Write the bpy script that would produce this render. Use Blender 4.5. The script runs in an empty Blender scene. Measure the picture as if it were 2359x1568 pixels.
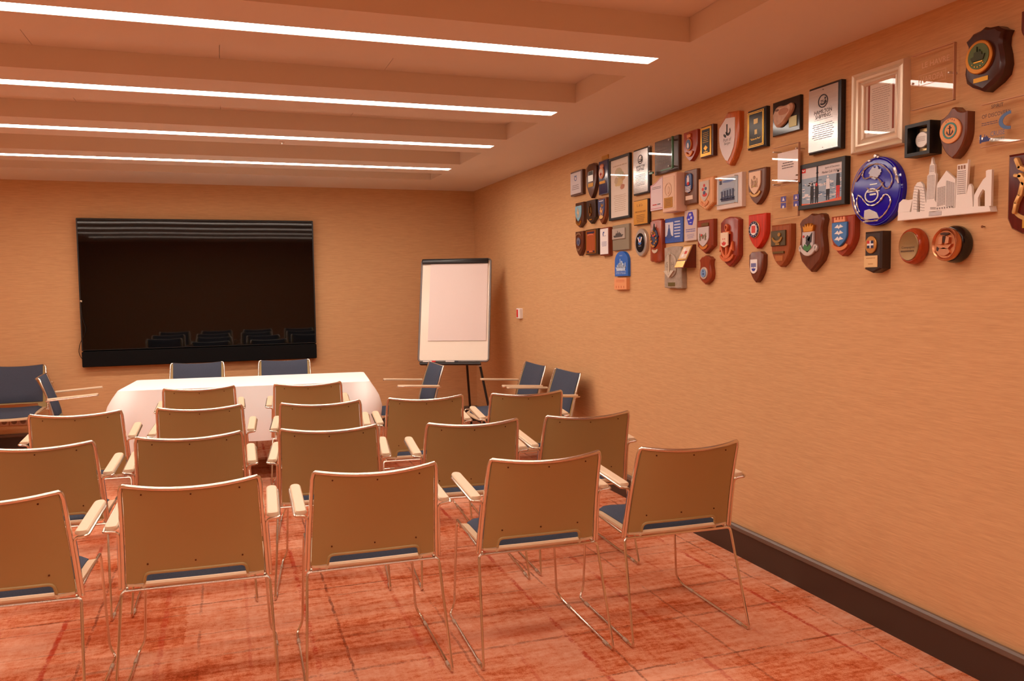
import bpy, bmesh, math, random
from mathutils import Vector, Matrix
random.seed(7)
SC = bpy.context.scene
COL = SC.collection
# ------------------------------------------------------------------ camera
IMW, IMH = 2359, 1568
FPX, YAW, PITCH, ROLL, CAMH = 1922.2, .3314, .0649, -.0133, 1.48
_r = Vector((math.cos(YAW), -math.sin(YAW), 0))
CF = Vector((math.sin(YAW)*math.cos(PITCH), math.cos(YAW)*math.cos(PITCH), -math.sin(PITCH)))
_u = _r.cross(CF)
CR = _r*math.cos(ROLL) + _u*math.sin(ROLL)
CU = -_r*math.sin(ROLL) + _u*math.cos(ROLL)
CAM = Vector((0, 0, CAMH))
cd = bpy.data.cameras.new('camera'); co = bpy.data.objects.new('camera', cd); COL.objects.link(co)
cd.sensor_fit = 'HORIZONTAL'; cd.sensor_width = 36; cd.lens = FPX/IMW*36; cd.clip_start = .05
M = Matrix((CR, CU, -CF)).transposed().to_4x4(); M.translation = CAM
co.matrix_world = M
SC.camera = co
# ------------------------------------------------------------------ light and exposure
TINT = (1.0, .86, .75)          # warm LED strips
STRIP = 23.0                    # emission strength of the strips
w = bpy.data.worlds.new('world'); SC.world = w; w.use_nodes = True
w.node_tree.nodes['Background'].inputs[0].default_value = (.05, .035, .025, 1)
w.node_tree.nodes['Background'].inputs[1].default_value = .3
vs = SC.view_settings
vs.view_transform = 'Standard'; vs.look = 'None'; vs.gamma = 1; vs.use_curve_mapping = False; vs.exposure = 0
# ------------------------------------------------------------------ room numbers
D, XR, HC = 8.8123, 2.6135, 2.5178          # far wall, right wall, soffit height
XL, YB, HT = -3.1, -1.7, 2.624              # left wall, rear wall, coffer height
LIGHT_Y = [3.531 + 1.235*k for k in range(-3, 4)]
LX0, LX1 = -2.4, 1.925

def at(px, axis, val):                       # pixel -> point on a wall, floor or other plane
    d = CR*((px[0]-IMW/2)/FPX) - CU*((px[1]-IMH/2)/FPX) + CF
    return CAM + d*((val-CAM[axis])/d[axis])

# ------------------------------------------------------------------ materials
def s2l(c):
    c = c/255
    return c/12.92 if c <= .04045 else ((c+.055)/1.055)**2.4
def col(rgb): return tuple(s2l(c) for c in rgb) + (1,)
_mats = {}
def newmat(name):
    m = bpy.data.materials.new(name); m.use_nodes = True
    nt = m.node_tree; return m, nt, nt.nodes['Principled BSDF']
def mat(rgb, rough=.55, metal=0, spec=.5, kind=None, alpha=None):
    key = (tuple(rgb), rough, metal, spec, kind)
    if key in _mats: return _mats[key]
    m, nt, b = newmat((kind or 'plain') + '_%02x%02x%02x' % tuple(int(x) for x in rgb))
    c = col(rgb); b.inputs['Base Color'].default_value = c
    b.inputs['Roughness'].default_value = rough; b.inputs['Metallic'].default_value = metal
    b.inputs['Specular IOR Level'].default_value = spec
    if kind in ('wood', 'fabric', 'stone', 'brushed', 'metal'):
        tc = nt.nodes.new('ShaderNodeTexCoord'); mp = nt.nodes.new('ShaderNodeMapping')
        no = nt.nodes.new('ShaderNodeTexNoise'); rp = nt.nodes.new('ShaderNodeMixRGB')
        sc = {'wood': (90, 90, 8), 'fabric': (420, 420, 420), 'stone': (40, 40, 40), 'brushed': (6, 6, 160), 'metal': (25, 25, 25)}[kind]
        lo, hi = {'wood': (.5, 1.35), 'fabric': (.55, 1.45), 'stone': (.6, 1.25), 'brushed': (.82, 1.12), 'metal': (.85, 1.1)}[kind]
        mp.inputs['Scale'].default_value = sc
        nt.links.new(tc.outputs['Object'], mp.inputs['Vector']); nt.links.new(mp.outputs[0], no.inputs['Vector'])
        no.inputs['Scale'].default_value = 1; no.inputs['Detail'].default_value = 3
        rp.inputs[1].default_value = tuple(min(1, x*lo) for x in c[:3]) + (1,)
        rp.inputs[2].default_value = tuple(min(1, x*hi) for x in c[:3]) + (1,)
        nt.links.new(no.outputs['Fac'], rp.inputs[0]); nt.links.new(rp.outputs[0], b.inputs['Base Color'])
        if kind in ('fabric', 'stone'):
            bp = nt.nodes.new('ShaderNodeBump'); bp.inputs['Strength'].default_value = .25; bp.inputs['Distance'].default_value = .002
            nt.links.new(no.outputs['Fac'], bp.inputs['Height']); nt.links.new(bp.outputs[0], b.inputs['Normal'])
    _mats[key] = m; return m
def wood(rgb, rough=.28): return mat((min(255,rgb[0]*1.04), rgb[1]*.92, rgb[2]*.80), rough, kind='wood')
def glassmat(rgb=(255, 250, 245), rough=.0):
    key = ('glass', rgb, rough)
    if key in _mats: return _mats[key]
    m, nt, b = newmat('clear_acrylic')
    b.inputs['Base Color'].default_value = col(rgb); b.inputs['Roughness'].default_value = rough
    b.inputs['IOR'].default_value = 1.45
    mx = nt.nodes.new('ShaderNodeMixShader'); tr = nt.nodes.new('ShaderNodeBsdfTransparent'); gl = nt.nodes.new('ShaderNodeBsdfGlossy')
    fr = nt.nodes.new('ShaderNodeFresnel'); fr.inputs[0].default_value = 1.5
    ge = nt.nodes.new('ShaderNodeNewGeometry'); fm = nt.nodes.new('ShaderNodeMath'); fm.operation = 'MULTIPLY'; fi = nt.nodes.new('ShaderNodeMath'); fi.operation = 'SUBTRACT'; fi.inputs[0].default_value = 1
    nt.links.new(ge.outputs['Backfacing'], fi.inputs[1]); nt.links.new(fr.outputs[0], fm.inputs[0]); nt.links.new(fi.outputs[0], fm.inputs[1])
    gl.inputs['Roughness'].default_value = rough
    tr.inputs[0].default_value = (.995, .99, .985, 1)
    nt.links.new(fm.outputs[0], mx.inputs[0]); nt.links.new(tr.outputs[0], mx.inputs[1]); nt.links.new(gl.outputs[0], mx.inputs[2])
    nt.links.new(mx.outputs[0], nt.nodes['Material Output'].inputs[0])
    _mats[key] = m; return m
def emit(rgb, s):
    m, nt, b = newmat('glow'); e = nt.nodes.new('ShaderNodeEmission')
    e.inputs[0].default_value = tuple(rgb) + (1,); e.inputs[1].default_value = s
    nt.links.new(e.outputs[0], nt.nodes['Material Output'].inputs[0]); return m

class G:                                       # small node-graph helper
    def __init__(s, nt): s.nt = nt
    def n(s, t, **kw):
        x = s.nt.nodes.new(t)
        for k, v in kw.items(): setattr(x, k, v)
        return x
    def set(s, sock, v):
        if hasattr(v, 'is_output'): s.nt.links.new(v, sock)
        else: sock.default_value = v
    def m(s, op, a, b=0, c=None):
        x = s.n('ShaderNodeMath', operation=op); s.set(x.inputs[0], a); s.set(x.inputs[1], b)
        if c is not None: s.set(x.inputs[2], c)
        return x.outputs[0]
    def noise(s, vec, scale, detail=3, rough=.55):
        mp = s.n('ShaderNodeMapping'); s.set(mp.inputs['Vector'], vec); mp.inputs['Scale'].default_value = scale
        x = s.n('ShaderNodeTexNoise'); s.set(x.inputs['Vector'], mp.outputs[0]); x.inputs['Scale'].default_value = 1
        x.inputs['Detail'].default_value = detail; x.inputs['Roughness'].default_value = rough
        return x.outputs['Fac']
    def mix(s, f, a, b):
        x = s.n('ShaderNodeMixRGB'); s.set(x.inputs[0], f); s.set(x.inputs[1], a); s.set(x.inputs[2], b); return x.outputs[0]
    def rng(s, v, a, b, c=0, d=1):
        x = s.n('ShaderNodeMapRange'); x.interpolation_type = 'SMOOTHSTEP'
        s.set(x.inputs[0], v)
        for i, q in zip((1, 2, 3, 4), (a, b, c, d)): x.inputs[i].default_value = q
        return x.outputs[0]

def carpet_mat():
    m, nt, b = newmat('carpet'); g = G(nt)
    P = g.n('ShaderNodeNewGeometry').outputs['Position']
    sx = g.n('ShaderNodeSeparateXYZ'); g.set(sx.inputs[0], P); X, Y = sx.outputs[0], sx.outputs[1]
    big = g.noise(P, (1.7, 2.6, 1), 4, .6); streak = g.noise(P, (4.5, 24, 1), 5, .7)
    mid = g.noise(P, (38, 46, 1), 4, .75); fine = g.noise(P, (210, 240, 1), 2, .7); cross = g.noise(P, (30, 5, 1), 4, .7)
    wn = g.n('ShaderNodeTexWhiteNoise', noise_dimensions='2D'); cb = g.n('ShaderNodeCombineXYZ')
    jit = g.m('MULTIPLY', g.m('SUBTRACT', g.noise(P, (20, 20, 1), 2, .6), .5), .12)
    g.set(cb.inputs[0], g.m('FLOOR', g.m('ADD', g.m('MULTIPLY', g.m('SUBTRACT', X, .305), 1.956), jit)))
    g.set(cb.inputs[1], g.m('FLOOR', g.m('ADD', g.m('MULTIPLY', g.m('SUBTRACT', Y, 2.80), 2.256), jit))); g.set(wn.inputs['Vector'], cb.outputs[0])
    ct = lambda n_, w_: g.m('MULTIPLY', g.m('SUBTRACT', n_, .5), w_)
    v = .56
    for n_, w_ in ((big, .75), (streak, .85), (mid, .62), (fine, .5), (cross, .4), (wn.outputs[0], .16)): v = g.m('ADD', v, ct(n_, w_))
    cr = g.n('ShaderNodeValToRGB'); e = cr.color_ramp
    stops = [(.10, (108, 54, 22)), (.28, (176, 78, 36)), (.42, (204, 110, 68)), (.56, (222, 146, 110)), (.78, (232, 172, 142))]
    e.elements[0].position, e.elements[0].color = stops[0][0], col(stops[0][1])
    e.elements[1].position, e.elements[1].color = stops[-1][0], col(stops[-1][1])
    for p_, c_ in stops[1:-1]:
        q = e.elements.new(p_); q.color = col(c_)
    g.set(cr.inputs[0], v); C = cr.outputs[0]
    # big patches of deep orange-red and brown
    patch = g.rng(g.noise(P, (.9, 1.7, 1), 3, .6), .55, .72)
    C = g.mix(g.m('MULTIPLY', patch, .45), C, col((186, 84, 46)))
    brk = g.m('ADD', g.m('MULTIPLY', g.noise(P, (5, 5, 1), 3, .6), .6), g.m('MULTIPLY', g.noise(P, (80, 80, 1), 2, .6), .4)); wob = g.m('MULTIPLY', g.m('SUBTRACT', g.noise(P, (14, 14, 1), 2, .5), .5), .02)
    def line(coord, origin, period, off, wdt, strength):
        t = g.m('MODULO', g.m('ADD', g.m('SUBTRACT', coord, origin), 40*period), period)
        d = g.m('ABSOLUTE', g.m('ADD', g.m('SUBTRACT', t, off), wob))
        k = g.rng(d, wdt*.4, wdt, 1, 0)
        return g.m('MULTIPLY', g.m('MULTIPLY', k, g.rng(brk, .40, .58)), strength)
    red, dark = col((186, 46, 18)), col((88, 34, 18))
    for off, w_, s_, c_ in ((.03, .014, .75, red), (.45, .016, .5, red), (.155, .008, .62, dark), (.60, .008, .4, dark), (.80, .010, .3, red)):
        C = g.mix(line(X, .275, 1.0225, off, w_, s_), C, c_)
    for off, w_, s_ in ((.03, .008, .35), (.14, .009, .6), (.53, .014, .45), (.86, .016, .35), (1.1, .008, .3)):
        C = g.mix(line(Y, 2.66, 1.33, off, w_, s_), C, dark)
    g.set(b.inputs['Base Color'], C); b.inputs['Roughness'].default_value = .95; b.inputs['Specular IOR Level'].default_value = .1
    bp = g.n('ShaderNodeBump'); bp.inputs['Strength'].default_value = .5; bp.inputs['Distance'].default_value = .004
    g.set(bp.inputs['Height'], g.noise(P, (260, 260, 260), 2, .6)); g.set(b.inputs['Normal'], bp.outputs[0])
    return m
def wallpaper_mat():
    m, nt, b = newmat('grasscloth_wallpaper'); g = G(nt)
    P = g.n('ShaderNodeNewGeometry').outputs['Position']
    a = g.noise(P, (13, 13, 420), 4, .6); c = g.noise(P, (6, 6, 120), 3, .5)
    f = g.m('ADD', g.m('MULTIPLY', a, .65), g.m('MULTIPLY', c, .35))
    g.set(b.inputs['Base Color'], g.mix(g.rng(f, .3, .7), col((200, 154, 108)), col((218, 172, 124))))
    b.inputs['Roughness'].default_value = .8; b.inputs['Specular IOR Level'].default_value = .2
    bp = g.n('ShaderNodeBump'); bp.inputs['Strength'].default_value = .35; bp.inputs['Distance'].default_value = .0015
    g.set(bp.inputs['Height'], f); g.set(b.inputs['Normal'], bp.outputs[0])
    return m
def screen_mat():
    m, nt, b = newmat('black_screen_glass'); g = G(nt)
    P = g.n('ShaderNodeNewGeometry').outputs['Position']
    b.inputs['Base Color'].default_value = (.0025, .0022, .002, 1); b.inputs['Roughness'].default_value = .03
    b.inputs['Specular IOR Level'].default_value = .45
    bp = g.n('ShaderNodeBump'); bp.inputs['Strength'].default_value = .06; bp.inputs['Distance'].default_value = .02
    g.set(bp.inputs['Height'], g.noise(P, (1.6, 1, .6), 0, .4)); g.set(b.inputs['Normal'], bp.outputs[0])
    return m

CARPET, PAPER, SCREEN = carpet_mat(), wallpaper_mat(), screen_mat()
CEIL = mat((230, 214, 196), .85, spec=.15)
BASEB = mat((62, 46, 38), .45); BASECAP = mat((104, 88, 76), .35)
CHROME = mat((228, 220, 208), .2, 1); BEIGE = mat((168, 142, 90), .5); ARMPAD = mat((222, 196, 164), .45)
BLUE = mat((72, 78, 93), .9, spec=.15, kind='fabric'); CLOTH = mat((248, 244, 241), .85, spec=.15)
BLACK = mat((18, 17, 17), .4); GOLD = mat((216, 160, 70), .3, 1); BRASS = mat((196, 142, 60), .4, 1)
SILVER = mat((214, 208, 200), .32, 1, kind='brushed'); WHITE = mat((238, 230, 226), .5); INK = mat((46, 40, 44), .6)
CREAM = mat((232, 206, 182), .55); COPPER = mat((206, 140, 100), .3, 1); ACRYL = glassmat()
CLEARGLIDE = mat((190, 170, 150), .2)

# ------------------------------------------------------------------ mesh helpers
class MB:
    def __init__(s): s.v = []; s.f = []
    def add(s, vs, fs):
        o = len(s.v); s.v += [tuple(v) for v in vs]; s.f += [tuple(i+o for i in f) for f in fs]; return s
    def box(s, a, b, bev=0):
        (x0, y0, z0), (x1, y1, z1) = a, b
        if bev <= 0:
            return s.add([(x0,y0,z0),(x1,y0,z0),(x1,y1,z0),(x0,y1,z0),(x0,y0,z1),(x1,y0,z1),(x1,y1,z1),(x0,y1,z1)],
                         [(3,2,1,0),(4,5,6,7),(0,1,5,4),(1,2,6,5),(2,3,7,6),(3,0,4,7)])
        def ring(z, i): return [(x0+i,y0+i,z),(x1-i,y0+i,z),(x1-i,y1-i,z),(x0+i,y1-i,z)]
        vs = ring(z0,bev)+ring(z0+bev,0)+ring(z1-bev,0)+ring(z1,bev); fs = [(3,2,1,0),(12,13,14,15)]
        for k in range(3):
            for i in range(4): fs.append((k*4+i, k*4+(i+1)%4, k*4+4+(i+1)%4, k*4+4+i))
        return s.add(vs, fs)
    def prism(s, out, d0, d1, bev=0):            # outline (x,z), extruded towards -y from depth d0 to d1
        n = len(out)
        if sum(out[i][0]*out[(i+1)%n][1]-out[(i+1)%n][0]*out[i][1] for i in range(n)) < 0: out = out[::-1]
        cx = sum(p[0] for p in out)/n; cz = sum(p[1] for p in out)/n
        w_ = max(abs(p[0]-cx) for p in out); h_ = max(abs(p[1]-cz) for p in out)
        rings = [[(x,-d0,z) for x,z in out]]
        if bev > 0:
            rings.append([(x,-(d1-bev*.8),z) for x,z in out])
            kx, kz = max(.2,1-bev/max(w_,1e-6)), max(.2,1-bev/max(h_,1e-6))
            rings.append([(cx+(x-cx)*kx,-d1,cz+(z-cz)*kz) for x,z in out])
        else: rings.append([(x,-d1,z) for x,z in out])
        vs = [p for r in rings for p in r]; k = len(rings)
        fs = [tuple(range(n))[::-1], tuple(range((k-1)*n, k*n))]
        for q in range(k-1):
            for i in range(n): fs.append((q*n+i, q*n+(i+1)%n, (q+1)*n+(i+1)%n, (q+1)*n+i))
        return s.add(vs, fs)
    def tube(s, pts, r, n=8, rr=None):
        pts = [Vector(p) for p in pts]; m = len(pts); vs = []; fs = []; nrm = None
        for i, p in enumerate(pts):
            t = (pts[min(i+1,m-1)]-pts[max(i-1,0)]).normalized()
            if nrm is None: nrm = t.orthogonal().normalized()
            else: nrm = (nrm - t*nrm.dot(t)).normalized()
            b_ = t.cross(nrm); q = rr[i] if rr else r
            for k in range(n):
                a = 2*math.pi*k/n; vs.append(p+nrm*(q*math.cos(a))+b_*(q*math.sin(a)))
        for i in range(m-1):
            for k in range(n): fs.append((i*n+k, i*n+(k+1)%n, (i+1)*n+(k+1)%n, (i+1)*n+k))
        fs += [tuple(range(n))[::-1], tuple(range((m-1)*n, m*n))]
        return s.add(vs, fs)
    def slab(s, fa, fb, nu, nv):                 # closed slab between two surfaces fa, fb (u,v in 0..1)
        vs = [fa(i/nu,j/nv) for j in range(nv+1) for i in range(nu+1)]; N = len(vs)
        vs += [fb(i/nu,j/nv) for j in range(nv+1) for i in range(nu+1)]
        I = lambda i,j: j*(nu+1)+i; fs = []
        for j in range(nv):
            for i in range(nu):
                fs.append((I(i,j),I(i+1,j),I(i+1,j+1),I(i,j+1))); fs.append((N+I(i,j+1),N+I(i+1,j+1),N+I(i+1,j),N+I(i,j)))
        per = [I(i,0) for i in range(nu)]+[I(nu,j) for j in range(nv)]+[I(i,nv) for i in range(nu,0,-1)]+[I(0,j) for j in range(nv,0,-1)]
        for k in range(len(per)):
            a, b_ = per[k], per[(k+1)%len(per)]; fs.append((b_,a,N+a,N+b_))
        return s.add(vs, fs)
    def mesh(s, name, m, smooth=True):
        me = bpy.data.meshes.new(name); me.from_pydata(s.v, [], s.f); me.update()
        bm = bmesh.new(); bm.from_mesh(me); bmesh.ops.recalc_face_normals(bm, faces=bm.faces); bm.to_mesh(me); bm.free()
        me.materials.append(m)
        if smooth:
            me.polygons.foreach_set('use_smooth', [True]*len(me.polygons)); me.set_sharp_from_angle(angle=math.radians(38))
        return me
    def build(s, name, m, parent=None, smooth=True):
        o = bpy.data.objects.new(name, s.mesh(name, m, smooth)); COL.objects.link(o)
        if parent: o.parent = parent
        return o
def fillet(pts, rad, seg=5):
    pts = [Vector(p) for p in pts]; out = [pts[0]]
    for i in range(1, len(pts)-1):
        a, b, c = pts[i-1], pts[i], pts[i+1]
        r = rad[i-1] if isinstance(rad, (list, tuple)) else rad
        p0 = b+(a-b).normalized()*min(r,(a-b).length*.49); p1 = b+(c-b).normalized()*min(r,(c-b).length*.49)
        for k in range(seg+1):
            t = k/seg; out.append(p0*(1-t)**2+b*(2*t*(1-t))+p1*t*t)
    return out+[pts[-1]]
def thing(name, label, cat, loc=(0,0,0), rotz=0, group=None):
    o = bpy.data.objects.new(name, None); COL.objects.link(o); o.location = loc; o.rotation_euler = (0,0,rotz)
    o.empty_display_size = .05
    return tag(o, label, cat, group)
def tag(o, label, cat, group=None):
    o['label'] = label; o['category'] = cat
    if group: o['group'] = group
    return o
def struct(o): o['kind'] = 'structure'; return o
def copy_tree(o, parent=None):
    c = o.copy(); COL.objects.link(c); c.parent = parent
    for ch in list(o.children): copy_tree(ch, c)
    return c

# ================================================================== the room
struct(MB().box((XL-.1,YB-.1,-.1),(XR+.1,D+.1,0)).build('floor', CARPET))
struct(MB().box((XR,YB-.1,0),(XR+.1,D+.1,HT+.1)).build('wall_right', PAPER))
struct(MB().box((XL-.1,YB-.1,0),(XL,D+.1,HT+.1)).build('wall_left', PAPER))
struct(MB().box((XL,D,0),(XR,D+.1,HT+.1)).build('wall_back', PAPER))
struct(MB().box((XL,YB-.1,0),(XR,YB,HT+.1)).build('wall_front', PAPER))
def baseboard(name, a, b, nx, ny):               # a,b along the wall; (nx,ny) points into the room
    t = .016; H = .135; c = .17
    lo = (min(a[0],b[0]), min(a[1],b[1])); hi = (max(a[0],b[0]), max(a[1],b[1]))
    def bx(z0, z1, th, bev):
        x0, y0, x1, y1 = lo[0], lo[1], hi[0], hi[1]
        if nx: x0, x1 = (x0-th, x0) if nx < 0 else (x0, x0+th)
        else: y0, y1 = (y0-th, y0) if ny < 0 else (y0, y0+th)
        return MB().box((x0,y0,z0),(x1,y1,z1),bev)
    o = struct(bx(0, H, t, 0).build(name, BASEB)); bx(H, c, t*1.7, .008).build('cap_moulding', BASECAP, o)
baseboard('baseboard_right', (XR,YB), (XR,D-.03), -1, 0)
baseboard('baseboard_back', (XL+.03,D), (XR,D), 0, -1)
baseboard('baseboard_left', (XL,YB), (XL,D-.03), 1, 0)
# ceiling: coffers between flat soffit strips that carry the lights
CX0, CX1 = -2.45, 1.935
ceil = struct(MB().box((XL,YB,HT+.012),(XR,D,HT+.1)).build('ceiling', CEIL))
strips = [(y-.315, y+.285) for y in LIGHT_Y]
SLOT = .052
def soffit(x0, y0, x1, y1): MB().box((x0,y0,HC),(x1,y1,HT+.012)).build('soffit_panel', CEIL, ceil)
soffit(CX1, YB, XR, D); soffit(XL, YB, CX0, D)
soffit(CX0, 7.97, CX1, D); soffit(CX0, YB, CX1, LIGHT_Y[0]-1.235+.285)
for (a, b), y in zip(strips, LIGHT_Y):
    soffit(CX0, a, CX1, y-SLOT); soffit(CX0, y+SLOT, CX1, b)
    soffit(LX1+.004, y-SLOT, CX1, y+SLOT); soffit(CX0, y-SLOT, LX0-.004, y+SLOT)
rec = [(LIGHT_Y[0]-1.235+.285, strips[0][0])]+[(strips[i][1], strips[i+1][0]) for i in range(len(strips)-1)]+[(strips[-1][1], 7.97)]
for a, b in rec:
    xs = [CX0, -1.62, -.80, .02, .84, CX1]
    for i in range(5):
        MB().box((xs[i]+.0012,a,HT),(xs[i+1]-.0012,b,HT+.012)).build('coffer_panel', CEIL, ceil)
# light strips
GLOW = [emit(TINT, STRIP*f) for f in (.82, .82, .88, .96, 1.1, 1.3, 1.5)]      # the strips towards the screen are turned up
ords = ['second light strip above the camera, out of view', 'light strip above the camera, out of view', 'light strip just above the top of the view',
        'nearest long white light strip, at the top of the view', 'second nearest long white light strip', 'third nearest long white light strip', 'farthest long white light strip, nearest the screen wall']
for y, lab, glow in zip(LIGHT_Y, ords, GLOW):
    t = thing('light_strip', lab, 'light', (0,y,HC), 0, 'recessed light strips in the ceiling')
    xs = [LX0, -.98, .41, LX1]
    for i in range(3):
        MB().box((xs[i]+.002,-.048,.004),(xs[i+1]-.002,.048,.012)).build('diffuser', glow, t, False)
    h = MB(); h.box((LX0,-.0515,.014),(LX1,.0515,.04)); h.build('housing', mat((200,190,180),.5), t)
# round diffuser and sprinkler
t = thing('ceiling_speaker', 'flat round ceiling speaker half hidden behind the nearest light beam', 'speaker', (.44,4.02,HT-.006))
MB().prism([(.09*math.cos(a*math.pi/20),.09*math.sin(a*math.pi/20)) for a in range(40)],-.006,.0,.002).build('grille', mat((170,140,116),.7), t).rotation_euler = (math.pi/2,0,0)
MB().tube([(.095*math.cos(a*math.pi/20),.095*math.sin(a*math.pi/20),.003) for a in range(41)],.003,6).build('rim', CEIL, t)
t = thing('sprinkler', 'tiny sprinkler head under the third light strip', 'sprinkler', (.425,6.17,HC))
MB().tube([(0,0,0),(0,0,-.004)],.018,16).build('escutcheon', CEIL, t); MB().tube([(0,0,-.004),(0,0,-.016)],.006,8).build('nozzle', SILVER, t)

# ================================================================== screen on the far wall
t = thing('television', 'very large black flat television above a soundbar on the far wall', 'television', (-.2,D-.003,.77))
TW, TZ = 1.082, 1.40
MB().box((-TW,-.075,.152),(TW,0,TZ),.006).build('housing', BLACK, t)
MB().box((-TW+.012,-.079,.165),(TW-.012,-.074,TZ-.012)).build('screen', SCREEN, t, False)
MB().box((-TW,-.085,0),(TW,0,.147),.006).build('soundbar', mat((14,13,14),.8,spec=.15), t)
pts = [(-TW+.012,-.088,.62),(-TW+.018,-.09,.47),(-TW+.05,-.092,.36),(-TW+.03,-.09,.30),(-TW-.012,-.05,.24),(-TW-.035,-.03,.15),(-TW-.02,-.04,.10),(-TW+.01,-.05,.06)]
MB().tube(fillet(pts,.05,4),.003,6).build('cable', BLACK, t)
MB().box((-TW+.006,-.086,.615),(-TW+.022,-.079,.632)).build('plug', mat((200,180,150),.4), t)
# sockets in the far wall, switch on the right wall
def socket(x, z, lab):
    t = thing('wall_socket', lab, 'socket', (x,D,z), 0, 'sockets low on the far wall')
    MB().box((-.036,-.012,-.037),(.036,0,.037),.003).build('plate', mat((190,150,122),.45), t)
    MB().tube([(0,-.0125,0),(0,-.0115,0)],.024,20).build('recess', mat((128,92,70),.5), t)
    for sx in (-.009,.009): MB().tube([(sx,-.0135,0),(sx,-.012,0)],.003,8).build('pin_hole', BLACK, t)
socket(-1.965, .285, 'leftmost beige wall socket at the left edge, under the chair seat')
socket(-1.885, .284, 'middle beige wall socket under the chair seat')
socket(-1.812, .283, 'beige wall socket nearest the small blue-white light')
t = thing('night_light', 'small glowing blue-white light low on the far wall', 'light', (-1.757,D,.325))
MB().box((-.017,-.02,-.026),(.034,0,.026),.003).build('case', WHITE, t)
MB().box((-.014,-.022,-.022),(.03,-.0195,.022)).build('lamp', emit((.62,.62,1.0), 6), t)
p = at((1200.5,721.5),0,XR)
t = thing('call_button', 'small white wall box with a red panel on the right wall', 'switch', (XR,p.y,p.z), -math.pi/2)
MB().box((-.048,-.03,-.048),(.048,0,.048),.004).build('case', WHITE, t)
MB().box((-.040,-.032,-.036),(-.002,-.0295,.036)).build('button', mat((226,40,30),.4), t)

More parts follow.
